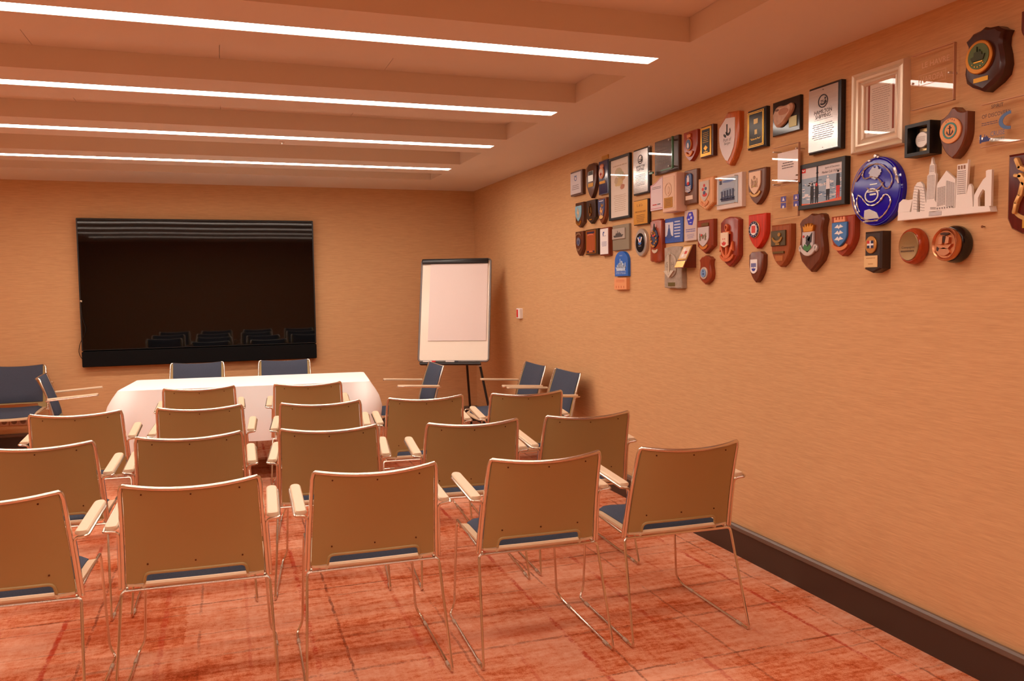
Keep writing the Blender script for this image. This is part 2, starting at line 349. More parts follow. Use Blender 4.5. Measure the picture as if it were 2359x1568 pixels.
# ================================================================== chairs
def back_pt(x, s, off=0):                        # point of the back shell surface, s from rear bar (0) to top (1)
    hw = .246-.017*s; q = 1-min(1,(x/hw)**2)
    y = -.158-.107*s-(.006+.036*s)*q+.010*math.sin(s*math.pi)
    z = .425+.395*s-.017*q*s**5
    return Vector((x, y+off, z))
def make_chair():
    t = thing('armchair', 'chair', 'chair')
    R1 = .0055
    nx, ns = 16, 12
    def hw(s): return .240-.017*s
    def s_low(x): return .135 if abs(x) < .172 else .045
    def S(v, x): a = s_low(x); return a+(.985-a)*v
    def xg(u):
        g = [-1,-.86,-.735,-.72,-.55,-.4,-.2,0,.2,.4,.55,.72,.735,.86,1]
        return g
    X = [-1,-.9,-.74,-.715,-.6,-.45,-.3,-.15,0,.15,.3,.45,.6,.715,.74,.9,1]
    def fa(u, v): x = X[round(u*16)]*.236; s = S(v,x); return back_pt(x*hw(s)/.240, s, -.003)
    def fb(u, v): x = X[round(u*16)]*.236; s = S(v,x); return back_pt(x*hw(s)/.240, s, .004)
    bs = MB().slab(fa, fb, 16, ns)
    bs.tube(fillet([back_pt(-.176,.05,-.004),back_pt(-.170,.142,-.004),back_pt(0,.144,-.004),back_pt(.170,.142,-.004),back_pt(.176,.05,-.004)],.02),.006,8)
    bs.build('back_shell', BEIGE, t)
    def pa(u, v):
        x = (-1+2*u)*.207; s = .17+.845*v; e = .018*(1-max(abs(2*u-1)**8, abs(2*v-1)**8)); return back_pt(x, s, .010+e)
    def pb(u, v):
        x = (-1+2*u)*.207; s = .17+.845*v; return back_pt(x, s, .004)
    MB().slab(pa, pb, 14, 10).build('back_pad', BLUE, t)
    # frame around the back
    top = [back_pt(-.229+.458*k/14, 1.0) for k in range(15)]
    side = lambda sx: [back_pt(sx*(.246-.017*s), s) for s in (0,.25,.5,.75,.93)]
    path = side(-1)+[back_pt(-.2285,.985)+Vector((.004,0,0)), back_pt(-.219,1.0)]+top[1:-1][0:]+[back_pt(.219,1.0), back_pt(.2285,.985)-Vector((.004,0,0))]+side(1)[::-1]
    MB().tube(path, .0078, 10).build('back_frame', CHROME, t)
    for s, zz in ((.93,0),(.23,0)):
        for x in (-.16,0,.16): MB().tube([back_pt(x,s,-.0032),back_pt(x,s,-.0055)],.0032,8).build('screw', mat((90,48,26),.4,.6), t)
    # seat
    def seat_z(x, y):
        q = (x/.23)**2
        z = .446-.012*(1-q)-max(0,y-.17)**2*2.6-.02*max(0,-.05-y)
        return z
    def sg(u): return (-1+2*u)
    def sa(u, v):
        y = -.168+.458*v; x = sg(u)*(.232-.012*max(0,(v-.85)/.15)**2); return Vector((x,y,seat_z(x,y)))
    def sb(u, v): p_ = sa(u,v); return p_-Vector((0,0,.009))
    ss = MB().slab(sa, sb, 14, 16)
    ss.tube([(-.178,-.160,.428),(-.17,-.166,.438),(0,-.169,.438),(.17,-.166,.438),(.178,-.160,.428)],.010,8)
    ss.build('seat_shell', mat((214,184,148),.5), t)
    def ga(u, v):
        y = -.150+.42*v; x = sg(u)*(.203-.02*max(0,(v-.85)/.15)**2); e = .022*(1-max(abs(sg(u))**10,abs(2*v-1)**14)); return Vector((x,y,seat_z(x,y)+.004+e))
    def gb(u, v):
        y = -.150+.42*v; x = sg(u)*(.203-.02*max(0,(v-.85)/.15)**2); return Vector((x,y,seat_z(x,y)+.0005))
    MB().slab(ga, gb, 14, 16).build('seat_pad', BLUE, t)
    # chrome rod frame
    MB().tube([(-.225,-.166,.419),(.225,-.166,.419)],R1+.0005,8).build('rear_bar', CHROME, t)
    for sx in (-1,1):
        MB().tube(fillet([(sx*.225,-.166,.419),(sx*.252,-.168,.419),(sx*.272,-.290,.0075),(sx*.271,-.24,.0075)],[.02,.018]),R1,8).build('leg', CHROME, t)
        MB().tube(fillet([(sx*.229,.10,.430),(sx*.229,.300,.4375),(sx*.247,.302,.045),(sx*.270,.294,.0075),(sx*.270,.22,.0075)],[.022,.03,.02]),R1,8).build('leg', CHROME, t)
        ru = MB().tube([(sx*.271,-.24,.0075),(sx*.270,.22,.0075)],R1,8).build('runner', CHROME, t)
        for y in (-.215,.2): MB().tube([(sx*.2705,y-.018,.0072),(sx*.2705,y+.018,.0072)],.0072,10).build('glide', CLEARGLIDE, ru)
        MB().tube([(sx*.236,-.155,.424),(sx*.229,.10,.430)],R1,8).build('seat_rail', CHROME, t)
        A = lambda s, o: back_pt(sx*(.246-.017*s), s)+Vector((sx*o,0,0))
        pth = fillet([A(.0,.0115),A(.3,.0115),A(.555,.0115),Vector((sx*.293,-.224,.653)),Vector((sx*.294,.105,.674)),Vector((sx*.282,.135,.676)),Vector((sx*.262,.138,.676))],[.02,.018,.012,.02,.01])
        MB().tube(pth,R1,8).build('arm_rod', CHROME, t)
        def oa(u, v): pass
        out = []
        for k in range(9): a = math.pi*k/8; out.append((.270+.021*math.cos(a)*1.0,.118+.022*math.sin(a)))
        for k in range(9): a = math.pi+math.pi*k/8; out.append((.270+.021*math.cos(a)*1.0,-.203+.012*math.sin(a)))
        m_ = MB(); n = len(out); vs_ = []
        for (z, i) in ((.6535,.003),(.656,0),(.664,0),(.668,.004)):
            for x, y in out: vs_.append((sx*(.270+(x-.270)*(1-i/.021)), y, z+.06*(y+.215)))
        fs_ = [tuple(range(n))[::-1], tuple(range(3*n,4*n))]+[(q*n+i,q*n+(i+1)%n,(q+1)*n+(i+1)%n,(q+1)*n+i) for q in range(3) for i in range(n)]
        m_.add(vs_, fs_).build('armrest', ARMPAD, t)
    return t
CH = make_chair()
_first = [True]
def chair(topx, topy, ang, label, group, z=0):
    """place by the middle of the backrest's top bar; ang 0 faces the far wall"""
    o = CH if _first[0] else copy_tree(CH); _first[0] = False
    a = math.radians(ang); o.rotation_euler = (0,0,a)
    o.location = (topx+math.sin(a)*-.265*1.0, topy+math.cos(a)*.265, z) if False else (topx-(-.265)*-math.sin(a), topy+.265*math.cos(a), z)
    tag(o, label, 'chair', group); return o
AUD = 'audience chairs in rows facing the screen'
rows = [
 ('front', [(-.76,3.09,-3), (-.13,3.08,-2.4), (.51,3.05,-1.0), (1.17,3.01,-1.7), (1.80,2.99,-1.5)]),
 ('second', [(-.795,4.08,-2), (-.17,4.08,-.8), (.455,4.03,-7.0), (1.14,3.92,-4.5), (1.755,3.91,-2.9)]),
 ('third', [(-.79,5.08,-.5), (-.15,5.05,-4), (.515,4.96,-6.5), (1.135,4.92,-4.5), (1.77,4.87,-5)]),
 ('fourth', [None, (-.18,6.07,-.6), (.54,6.01,-4.8)])]
nm = {'front': 'row nearest the camera', 'second': 'second row from the camera', 'third': 'third row from the camera', 'fourth': 'short row right in front of the white table'}
pos5 = ['leftmost armchair, cut by the left edge, in the %s', 'second armchair from the left in the %s', 'middle armchair in the %s', 'second armchair from the right in the %s', 'rightmost armchair beside the plaque wall in the %s']
for r_, lst in rows:
    for i, q in enumerate(lst):
        if q is None: continue
        if r_ == 'fourth': lab = ('left' if i == 1 else 'right')+' one of two armchairs in the '+nm[r_]
        elif r_ == 'third' and i == 0: lab = 'leftmost armchair in the '+nm[r_]
        else: lab = pos5[i] % nm[r_]
        chair(q[0], q[1], q[2], lab, AUD)
SP = 'armchairs around the white table'
chair(-.25, 8.15, 180-4, 'left blue armchair behind the white table, facing the room', SP)
chair(.517, 8.07, 180-5, 'right blue armchair behind the white table, facing the room', SP)
WALLC = 'spare armchairs along the walls'
chair(-1.80, 8.62, 180+2, 'blue armchair facing the room at the left edge, above the sockets', WALLC)
chair(-1.375, 7.42, -90+4, 'blue armchair left of the white table, turned sideways to the right', WALLC)
chair(1.71, 6.99, 90+2, 'blue armchair right of the white table, turned sideways below the flip chart', WALLC)
chair(2.485, 6.62, 90+2, 'blue armchair against the right wall, farther of the two', WALLC)
chair(2.505, 5.96, 90+3, 'blue armchair against the right wall, nearer of the two', WALLC)

# ================================================================== table with cloth
TC = Vector((.187,7.10,0)); TR = math.radians(-5.2); TWX, TWY, TH = .925, .385, .735
t = thing('folding_table', 'long folding table standing under the white cloth', 'table', TC, TR)
MB().box((-TWX,-TWY,TH-.03),(TWX,TWY,TH),.004).build('tabletop', mat((150,120,90),.5), t)
for sx in (-1,1):
    for sy in (-1,1):
        MB().tube(fillet([(sx*.62,sy*.30,TH-.03),(sx*.70,sy*.31,.30),(sx*.70,sy*.33,0.006)],.05),.011,8).build('leg', CHROME, t)
    MB().tube([(sx*.67,-.30,.36),(sx*.67,.30,.36)],.009,8).build('stretcher', CHROME, t)
random.seed(3)
def cloth():
    m = MB(); N = 320; cr = .035
    a, b = TWX+.004, TWY+.004; per = []
    segs = [((-a+cr,-b),(a-cr,-b)),((a,-b+cr),(a,b-cr)),((a-cr,b),(-a+cr,b)),((-a,b-cr),(-a,-b+cr))]
    cen = [(a-cr,-b+cr,-90),(a-cr,b-cr,0),(-a+cr,b-cr,90),(-a+cr,-b+cr,180)]
    cnt = [96,44,96,44]
    for k in range(4):
        p0, p1 = segs[k]
        nrm = [(0,-1),(1,0),(0,1),(-1,0)][k]
        for i in range(cnt[k]):
            f = i/cnt[k]; per.append((p0[0]+(p1[0]-p0[0])*f, p0[1]+(p1[1]-p0[1])*f, nrm[0], nrm[1], 0))
        cx, cy, a0 = cen[k]
        for i in range(10):
            g = math.radians(a0+90*i/10); per.append((cx+cr*math.cos(g), cy+cr*math.sin(g), math.cos(g), math.sin(g), math.sin(math.pi*i/10)))
    n = len(per); vs = []
    corners = [(-a,-b),(a,-b),(a,b),(-a,b)]
    levels = [0,.004,.02,.05,.10,.17,.24,.31,.37,.425]
    ins = [(.93,0),(.985,0)]
    for k_, _ in ins:
        for x,y,nx_,ny_,c in per: vs.append((x*k_,y*(k_-.06 if k_<.95 else k_),TH+.003+(.0015*math.sin(x*9+y*7))))
    for li, dz in enumerate(levels):
        f = dz/levels[-1]
        for i,(x,y,nx_,ny_,c) in enumerate(per):
            dc = min(math.hypot(x-q[0],y-q[1]) for q in corners)
            cf = math.exp(-(dc/.13)**2)
            fold = .012*math.sin(i*.37+2*math.sin(i*.05))*f + .03*math.sin(dc*34+.6)*math.exp(-dc/.16)*f**1.3
            o = .003+.020*f+fold+.085*cf*(math.sin(f/.4*math.pi/2) if f < .4 else 1-.7*(f-.4)/.6)
            drop = dz*(1+.16*cf)
            vs.append((x+nx_*o, y+ny_*o, TH+.0045-drop if li else TH+.0045))
    R_ = len(levels)+len(ins); fs = [tuple(range(n))]
    for q in range(R_-1):
        for i in range(n): fs.append((q*n+i,q*n+(i+1)%n,(q+1)*n+(i+1)%n,(q+1)*n+i))
    return m.add(vs, fs)
o = cloth().build('tablecloth', CLOTH); o.location = TC; o.rotation_euler = (0,0,TR)
tag(o, 'white tablecloth draped over the long table below the television', 'tablecloth')

# ================================================================== flip chart
TL, TRc, BL = at((979,597),1,8.02), at((1141,594),1,7.72), at((962,834),1,7.80)
ex = (TRc-TL); ex.z = 0; FW = ex.length; ex.normalize()
ez = (TL-BL); ez = (ez-ex*ez.dot(ex)); FH = ez.length; ez.normalize(); ey = ez.cross(ex)   # ey points away from the viewer
BLp = BL
fc = thing('flip_chart', 'white flip chart easel with a paper pad in the far corner', 'flip chart', (BL+ex*(FW/2)).to_tuple()[:2]+(0,))
def place(o):
    m_ = Matrix((ex, ey, ez)).transposed().to_4x4(); m_.translation = BLp - fc.location; o.matrix_local = m_; return o
def rrect(x0, z0, x1, z1, r, n=5):
    out = []
    for cx, cz, a0 in ((x1-r,z1-r,0),(x0+r,z1-r,90),(x0+r,z0+r,180),(x1-r,z0+r,270)):
        for k in range(n+1): g = math.radians(a0+90*k/n); out.append((cx+r*math.cos(g),cz+r*math.sin(g)))
    return out
GREY = mat((120,112,108),.35,.4)
place(MB().prism(rrect(.012,.012,FW-.012,FH-.012,.02),-.004,.006).build('board', mat((240,226,208),.22), fc))
fr = [Vector((x,-.004,z)) for x,z in rrect(.008,.008,FW-.008,FH-.008,.028,6)]
place(MB().tube(fr+[fr[0]],.0095,8).build('board_frame', GREY, fc))
place(MB().prism(rrect(.012,FH-.055,FW-.03,FH-.008,.008),.004,.034,.008).build('paper_clamp', mat((26,22,22),.35), fc))
place(MB().prism([(.095,.205),(FW-.035,.205),(FW-.035,FH-.04),(.095,FH-.04)],.007,.015).build('paper_pad', mat((232,214,208),.8), fc))
place(MB().box((.03,-.05,-.03),(FW-.08,.01,-.008),.004).build('pen_tray', mat((28,24,24),.4), fc))
DK = mat((24,20,20),.4)
def to_local(v): return v-fc.location
def leg(a, b): MB().tube([to_local(a),to_local(b)],.012,8).build('leg', DK, fc)
bc = BL+ex*(FW*.5)
P_ = lambda u,v,w=0: BL+ex*u+ez*v+ey*w
legR0 = P_(FW*.86,-.01,.02); legL0 = P_(FW*.14,-.01,.02); legB0 = P_(FW*.60,FH*.62,.03)
lr = at((1127,945),1,7.52); lrb = legR0+(lr-legR0)*(legR0.z/(legR0.z-lr.z)); lrb.z = .008
llb = legL0-ex*.10; llb = Vector((llb.x-.02,llb.y-.06,.008))
leg(legR0,lrb); leg(legL0,llb)
bb = at((1088,958),1,8.22); bb = Vector((bb.x,8.25,.008)); leg(P_(FW*.62,FH*.4,.03),bb)
MB().tube([to_local(legR0+ez*.02),to_local(legR0-Vector((0,0,.03)))],.017,10).build('clamp', SILVER, fc)
for u0, cap in ((.06,(226,40,40)),(.28,(60,60,70))):
    mk = thing('marker_pen', 'white marker pen with a %s cap on the flip chart tray' % ('red' if cap[0] > 100 else 'dark'), 'marker', P_(u0,.0,-.036))
    mk.rotation_euler = (0,0,math.atan2(ex.y,ex.x))
    MB().tube([(0,0,0),(.085,0,0)],.007,10).build('barrel', WHITE, mk); MB().tube([(.085,0,0),(.122,0,0)],.0075,10).build('cap', mat(cap,.4), mk)
#PLAQUES
# ================================================================== plaques on the right wall
PI = math.pi
def rect(u0, v0, u1, v1): return [(u0,v0),(u1,v0),(u1,v1),(u0,v1)]
def ell(cu, cv, ru, rv, n=28): return [(cu+ru*math.cos(2*PI*k/n), cv+rv*math.sin(2*PI*k/n)) for k in range(n)]
def tr(o, cu, cv, su, sv): return [(cu+u*su, cv+v*sv) for u, v in o]
def heater(k=.15, p=.75, n=9):
    r = [(math.cos(i/n*PI/2)**p, k-(k+1)*i/n) for i in range(n+1)]
    return [(-1,1),(1,1)]+r+[(-u,v) for u, v in r[-2::-1]]
def clipped(c=.62, q=.78, k=.1, p=.8, n=9):
    r = [(math.cos(i/n*PI/2)**p, k-(k+1)*i/n) for i in range(n+1)]
    return [(-c,1),(c,1),(1,q)]+r+[(-u,v) for u, v in r[-2::-1]]+[(-1,q)]
def pointed(k=-.55): return [(-1,1),(1,1),(1,k),(0,-1),(-1,k)]
def peaked(k=.1, n=9):                     # pointed top middle, rising to both corners
    r = [(math.cos(i/n*PI/2)**.8, k-(k+1)*i/n) for i in range(n+1)]
    s = [(1,.72),(.75,.70),(.4,.80),(.15,.93),(0,1)]
    return s[::-1]+[(1,.72)][1:]+r+[(-u,v) for u, v in r[-2::-1]]+[(-u,v) for u, v in s[:-1]]
def ornate():                              # scroll-topped heraldic shield
    h = [(0,1),(.22,.93),(.62,.90),(.78,.80),(.98,.72),(.86,.55),(.84,.3),(.95,.0),(1,-.3),(.9,-.6),(.6,-.78),(.25,-.9),(0,-1)]
    return h+[(-u,v) for u, v in h[-2:0:-1]]
def arch(k=.35, n=16): return [(-1,-1),(1,-1)]+[(math.cos(PI*i/n), k+(1-k)*math.sin(PI*i/n)) for i in range(n+1)]
def cut(c=.3, d=.14):                      # rectangle with rounded shoulders and a pointed foot
    return [(-1,1-d),(-1+c,1-d*.6),(-1+c,1),(1-c,1),(1-c,1-d*.6),(1,1-d),(1,-1+d*1.2),(.75,-1+d*.6),(.25,-1+d*.5),(0,-1),(-.25,-1+d*.5),(-.75,-1+d*.6),(-1,-1+d*1.2)]
def ribbon(cu, cv, ru, rv, w, a0=200, a1=340, n=10):
    A = [math.radians(a0+(a1-a0)*i/n) for i in range(n+1)]
    return [(cu+ru*math.cos(a), cv+rv*math.sin(a)) for a in A]+[(cu+(ru-w)*math.cos(a), cv+(rv-w)*math.sin(a)) for a in A[::-1]]
def ring(cu, cv, ru, rv, w, n=28):         # thin ring as two half bands
    wv = w*rv/ru
    def half(a0): 
        A = [math.radians(a0+180*i/n) for i in range(n+1)]
        return [(cu+ru*math.cos(a), cv+rv*math.sin(a)) for a in A]+[(cu+(ru-w)*math.cos(a), cv+(rv-wv)*math.sin(a)) for a in A[::-1]]
    return [half(0), half(180)]
def band(u0, v0, u1, v1, w, wv=None):      # rectangular outline as four bars
    h = wv or w
    return [rect(u0,v0,u1,v0+h), rect(u0,v1-h,u1,v1), rect(u0,v0+h,u0+w,v1-h), rect(u1-w,v0+h,u1,v1-h)]
def lines(u0, u1, v0, v1, n, seed=1, fill=.5):   # rows of print too small to read
    r = random.Random(seed); out = []; dv = (v1-v0)/n
    for i in range(n):
        v = v1-dv*(i+.5); u = u0+r.random()*.25*(u1-u0)*.5; e = u1-(u-u0)
        while u < e-.02:
            w_ = min(e-u, (u1-u0)*r.uniform(.06,.2)); out.append(rect(u,v-dv*fill/2,u+w_,v+dv*fill/2)); u += w_+(u1-u0)*.03
    return out
def anchor(cu, cv, s, t, w=.12):
    o = [rect(-w,-.75,w,.62), rect(-.5,.42,.5,.58)]+ring(0,.8,.2,.2,.09,10)+[ribbon(0,-.1,.85,.85,.2,198,342,12)]
    o += [[(-.98,-.52),(-.62,-.32),(-.88,.02)], [(.98,-.52),(.62,-.32),(.88,.02)]]
    return [tr(q,cu,cv,s,t) for q in o]
def crown(cu, cv, s, t): return tr([(-.8,-1),(.8,-1),(1,.5),(.65,.05),(.5,.9),(.25,.1),(0,1),(-.25,.1),(-.5,.9),(-.65,.05),(-1,.5)],cu,cv,s,t)
def blob(cu, cv, ru, rv, seed, n=22, j=.3):
    r = random.Random(seed); return [(cu+ru*(1-r.random()*j)*math.cos(2*PI*k/n), cv+rv*(1-r.random()*j)*math.sin(2*PI*k/n)) for k in range(n)]
def lion(cu, cv, s, t): return tr([(-.6,-1),(-.4,-.3),(-.8,.1),(-.5,.3),(-.5,.7),(-.2,1),(.1,.7),(.05,.3),(.4,.1),(.7,.6),(.9,.5),(.6,-.1),(.6,-1),(.35,-1),(.3,-.4),(-.1,-.3),(-.3,-1)],cu,cv,s,t)
def ship(cu, cv, s, t): return tr([(-1,-.3),(-.8,-.8),(.75,-.8),(1,-.1),(.6,-.15),(.55,.25),(.3,.3),(.28,.6),(.12,.6),(.1,.3),(-.1,.35),(-.12,1),(-.18,1),(-.2,.35),(-.5,.3),(-.55,-.2)],cu,cv,s,t)
class Plq:
    def __init__(s, name, label, cat, px, t=.02, base=0):
        xl, xr, yt, yb = px; X = XR-t-base; xc, ym = (xl+xr)/2, (yt+yb)/2
        a, b = at((xl,ym),0,X), at((xr,ym),0,X); yc = (a.y+b.y)/2; s.hx = (a.y-b.y)/2
        c = CAM+Vector((X-CAM.x,yc-CAM.y,0)); 
        # picture column of the middle of the face
        d = Vector((X,yc,1.5))-CAM; pc = IMW/2+FPX*d.dot(CR)/d.dot(CF)
        zt, zb = at((pc,yt),0,X).z, at((pc,yb),0,X).z
        s.hz = (zt-zb)/2; s.t = t
        s.root = thing(name, label, cat, (XR-base-.0004, yc, (zt+zb)/2), -PI/2, 'plaques and frames on the right wall')
    def sc(s, o): return [(u*s.hx, v*s.hz) for u, v in o]
    def add(s, name, outs, m, d0=None, d1=.002, bev=0, parent=None):
        """outs in face units; depths are measured from the front face, d0=None reaches back to the wall"""
        if isinstance(outs[0][0], (int, float)): outs = [outs]
        mb = MB()
        for o in outs: mb.prism(s.sc(o), 0 if d0 is None else s.t+d0-.0004, s.t+d1, bev)
        return mb.build(name, m, parent or s.root)
    def board(s, o, m, bev=.004, name='board'): return s.add(name, o, m, None, 0, bev)
    def text(s, name, txt, cu, cv, h, m, maxw=1.8, d=.0012, parent=None, flip=False):
        c = bpy.data.curves.new('lettering', 'FONT'); c.body = txt; c.align_x = 'CENTER'; c.align_y = 'CENTER'; c.size = 1; c.resolution_u = 2
        o = bpy.data.objects.new('lettering', c); COL.objects.link(o); bpy.context.view_layer.update()
        dg = bpy.context.evaluated_depsgraph_get(); me = bpy.data.meshes.new_from_object(o.evaluated_get(dg))
        bpy.data.objects.remove(o); bpy.data.curves.remove(c)
        xs = [v.co.x for v in me.vertices]; ys = [v.co.y for v in me.vertices]
        W_, H_ = max(xs)-min(xs), max(ys)-min(ys); k = h*s.hz/H_; kx = min(k*1.0, maxw*s.hx/W_)
        mx, my = (max(xs)+min(xs))/2, (max(ys)+min(ys))/2
        for v in me.vertices: v.co = Vector(((v.co.x-mx)*kx+cu*s.hx, -(s.t+d), (v.co.y-my)*k+cv*s.hz))
        me.materials.clear(); me.materials.append(m)
        q = bpy.data.objects.new(name, me); COL.objects.link(q); q.parent = parent or s.root; return q
    def frame(s, m, w, name='frame', steps=None):
        """rectangular moulding of width w metres; steps = (inset fraction, depth) profile"""
        prof = steps or [(0,-s.t),(0,-.003),(.15,0),(.85,0),(1,-.004),(1,-s.t*.7)]
        vs, fs = [], []
        for f, dpt in prof:
            i = f*w
            for sx, sz in ((-1,-1),(1,-1),(1,1),(-1,1)): vs.append((sx*(s.hx-i), -(s.t+dpt), sz*(s.hz-i)))
        for q in range(len(prof)-1):
            for i in range(4): fs.append((q*4+i,q*4+(i+1)%4,(q+1)*4+(i+1)%4,(q+1)*4+i))
        return MB().add(vs, fs).build(name, m, s.root)
DKW, RDW, MDW, LTW = wood((84,52,38)), wood((150,62,32)), wood((128,78,50)), wood((212,152,104))
BKW = wood((48,34,30)); ORW = wood((186,108,56)); BLU = mat((40,52,110),.35); RED = mat((206,44,36),.5); NAVY = mat((26,30,70),.35)
GRN = mat((44,96,60),.5); SKY = mat((110,160,200),.5); GREYP = mat((176,168,164),.5); PLUM = mat((84,76,150),.5)
LINEG = mat((120,112,112),.7); PINK = mat((222,120,110),.6)
# --- leftmost columns
p = Plq('plaque', 'small brown wooden plaque with a grey plate, leftmost in the top row', 'plaque', (1314.5,1341.5,392.7,449.2), .028)
p.board(rect(-1,-1,1,1), DKW); b = p.add('plate', rect(-.98,-.86,.78,.86), mat((206,196,196),.35), -.004, .0015)
p.add('emblem', ring(-.1,.38,.22,.2,.08)+[rect(-.35,.56,.1,.62)], mat((110,120,160),.6), .0014, .002, parent=b); p.add('print', lines(-.8,.55,-.55,-.1,3,2,.3), LINEG, .0014, .002, parent=b)
p = Plq('shield_plaque', 'dark brown clipped shield with a square metal picture and brass tag', 'plaque', (1350.2,1373.6,376.5,456), .03)
p.board(clipped(.5,.82,.2), DKW); p.add('picture', rect(-.55,-.02,.42,.58), SILVER, 0, .002); p.add('picture_dark', rect(-.5,.34,.38,.57), mat((40,44,40),.4), .002, .0026); p.add('tag', rect(-.55,-.34,.42,-.12), BRASS, 0, .002)
p = Plq('plaque', 'tall glossy navy plaque with a crowned round badge', 'plaque', (1379.2,1400.4,369,447), .022)
p.board(rect(-1,-1,1,1), mat((38,44,86),.12)); e = p.add('badge', ell(-.25,.28,.55,.34), mat((222,140,96),.4), 0, .008, .002); p.add('badge_crown', crown(-.2,.70,.4,.12), mat((222,140,96),.4), 0, .006)
p.add('shield', ell(-.25,.28,.4,.25), mat((226,210,200),.5), .008, .0095, parent=e); p.add('cross', [rect(-.33,.05,-.17,.3),rect(-.45,.16,-.05,.24)], RED, .0095, .0105, parent=e); p.add('tag', rect(-.8,-.36,.45,-.2), BRASS, 0, .002)
p = Plq('brass_plate', 'small yellow brass plate above the navy plaque', 'plaque', (1386,1400.5,357,366), .006)
p.board(rect(-1,-1,1,1), BRASS, .001); p.add('engraving', lines(-.8,.8,-.6,.6,2,5,.3), mat((150,100,40),.5), 0, .0006)
p = Plq('framed_print', 'tall narrow black framed print with a coloured drawing', 'picture', (1402,1449.5,358.5,505), .022)
p.frame(BLACK, .018); pr = p.add('print', rect(-.95,-.97,.95,.97), mat((240,230,216),.6), -.016, -.010)
for q, c_ in enumerate(((206,200,170),(214,176,130),(220,200,150),(206,150,124),(206,190,160),(196,198,172))):
    p.add('colour_wash', blob([-.15,.2,-.1,.25,-.35,.05][q],[.52,.32,.18,.02,.25,.42][q],[.42,.38,.45,.25,.2,.35][q],[.14,.15,.16,.10,.12,.12][q],q+3), mat(c_,.8), -.0102+q*.0003, -.0098+q*.0003, parent=pr)
p.add('print_lines', lines(-.6,.6,-.75,-.2,9,7,.25)+lines(-.7,.7,.68,.74,1,4,.5), mat((200,180,156),.8), -.010, -.0094, parent=pr)
p.add('glass', rect(-.95,-.97,.95,.97), ACRYL, -.006, -.005)
p = Plq('shield_plaque', 'small dark shield with a light blue patterned square', 'plaque', (1325.7,1343.5,466,523.7), .03)
p.board(pointed(-.62), DKW); b = p.add('crest', tr(clipped(.9,.9,.2),-.15,.12,.8,.62), mat((120,170,190),.5), 0, .004, .001); p.add('lion', [lion(-.15,.2,.4,.4)], mat((214,180,140),.5), .004, .006, parent=b); p.add('scroll', ribbon(-.1,-.3,.75,.55,.2,205,335), GOLD, 0, .004)
p = Plq('shield_plaque', 'very dark pointed plaque with a small gold anchor crest', 'plaque', (1350.9,1371.5,460.5,515), .032)
p.board(pointed(-.5), BKW); p.add('crest', anchor(-.05,.15,.35,.55,.3)+[ell(-.05,.2,.3,.3)], mat((150,98,40),.4,.8), 0, .006); p.add('motto', rect(-.3,-.7,.25,-.6), BRASS, 0, .002)
p = Plq('shield_plaque', 'brown shield with a blue crest, white horse and moon', 'plaque', (1378,1396,455.4,515.7), .028)
p.board(heater(.0), MDW); b = p.add('crest', tr(heater(.2),-.08,.12,.82,.76), mat((58,70,120),.5), 0, .004); p.add('horse', [lion(-.05,.0,.5,.32)], mat((220,160,90),.5), .004, .006, parent=b); p.add('moon', [ribbon(.2,.5,.3,.2,.14,150,360)], GOLD, .004, .006, parent=b); p.add('mound', [ell(-.08,-.46,.5,.14)], mat((226,180,110),.5), .004, .006, parent=b); p.add('motto', [rect(-.6,.74,.45,.79)], WHITE, .004, .005, parent=b)
p = Plq('shield_plaque', 'dark red-brown shield with a grey-blue badge, lowest left corner', 'plaque', (1325.7,1343.5,532.6,589), .03)
p.board(heater(.1), wood((92,46,30))); b = p.add('badge', blob(-.1,.15,.5,.36,4,18,.15), mat((122,120,140),.4,.4), 0, .006); p.add('bird', [blob(-.1,.1,.3,.2,8,14,.4)], mat((60,72,110),.5), .006, .008, parent=b); p.add('scroll', [ribbon(-.1,.55,.7,.35,.16,20,160), ribbon(-.1,-.2,.65,.4,.16,205,335)], mat((150,110,80),.4,.5), 0, .005)
p = Plq('plaque', 'dark plaque with a copper coloured plate and gold border', 'plaque', (1349,1377,527.5,586.6), .03)
p.board(rect(-1,-1,1,1), wood((60,40,28))); p.add('border', band(-.9,-.9,.72,.92,.1,.05), GOLD, -.001, .002); b = p.add('plate', rect(-.78,-.82,.6,.84), wood((170,92,54)), -.001, .002); p.add('dark_corners', [rect(-.7,.66,.5,.8),rect(-.7,-.8,-.4,-.68),rect(.25,-.8,.5,-.68)], NAVY, .002, .003, parent=b); p.add('scroll', [ribbon(-.1,.45,.55,.2,.1,20,160),rect(-.35,-.78,.2,-.68)], mat((206,110,70),.5), .002, .004, parent=b)
p = Plq('plaque', 'narrow white plaque with a brown wooden edge and small logo', 'plaque', (1383,1402.7,523.7,588.4), .03)
p.board(rect(-1,-1,1,1), wood((126,58,36))); b = p.add('plate', rect(-.98,-.9,.86,.92), WHITE, -.001, .002); p.add('logo', [ribbon(-.1,.55,.25,.16,.12,60,250)], mat((60,80,150),.5), .002, .003, parent=b); p.add('print', lines(-.6,.6,-.35,.02,4,3,.35)+lines(-.4,.4,.36,.44,1,3,.3), mat((120,120,160),.7), .002, .003, parent=b)
p = Plq('plaque', 'square grey-green plaque with a small picture of a ship', 'plaque', (1411,1449,517,576), .018)
p.board(rect(-1,-1,1,1), mat((140,126,104),.6)); b = p.add('photo', rect(-.92,-.12,.6,.72), mat((176,162,148),.5), 0, .008, .002); p.add('ship', [ship(-.15,.25,.6,.28)], mat((70,62,58),.6), .008, .009, parent=b)
p = Plq('plaque', 'blue round-topped plaque with a white sailing ship over an orange block', 'plaque', (1416,1446,578.4,667), .022)
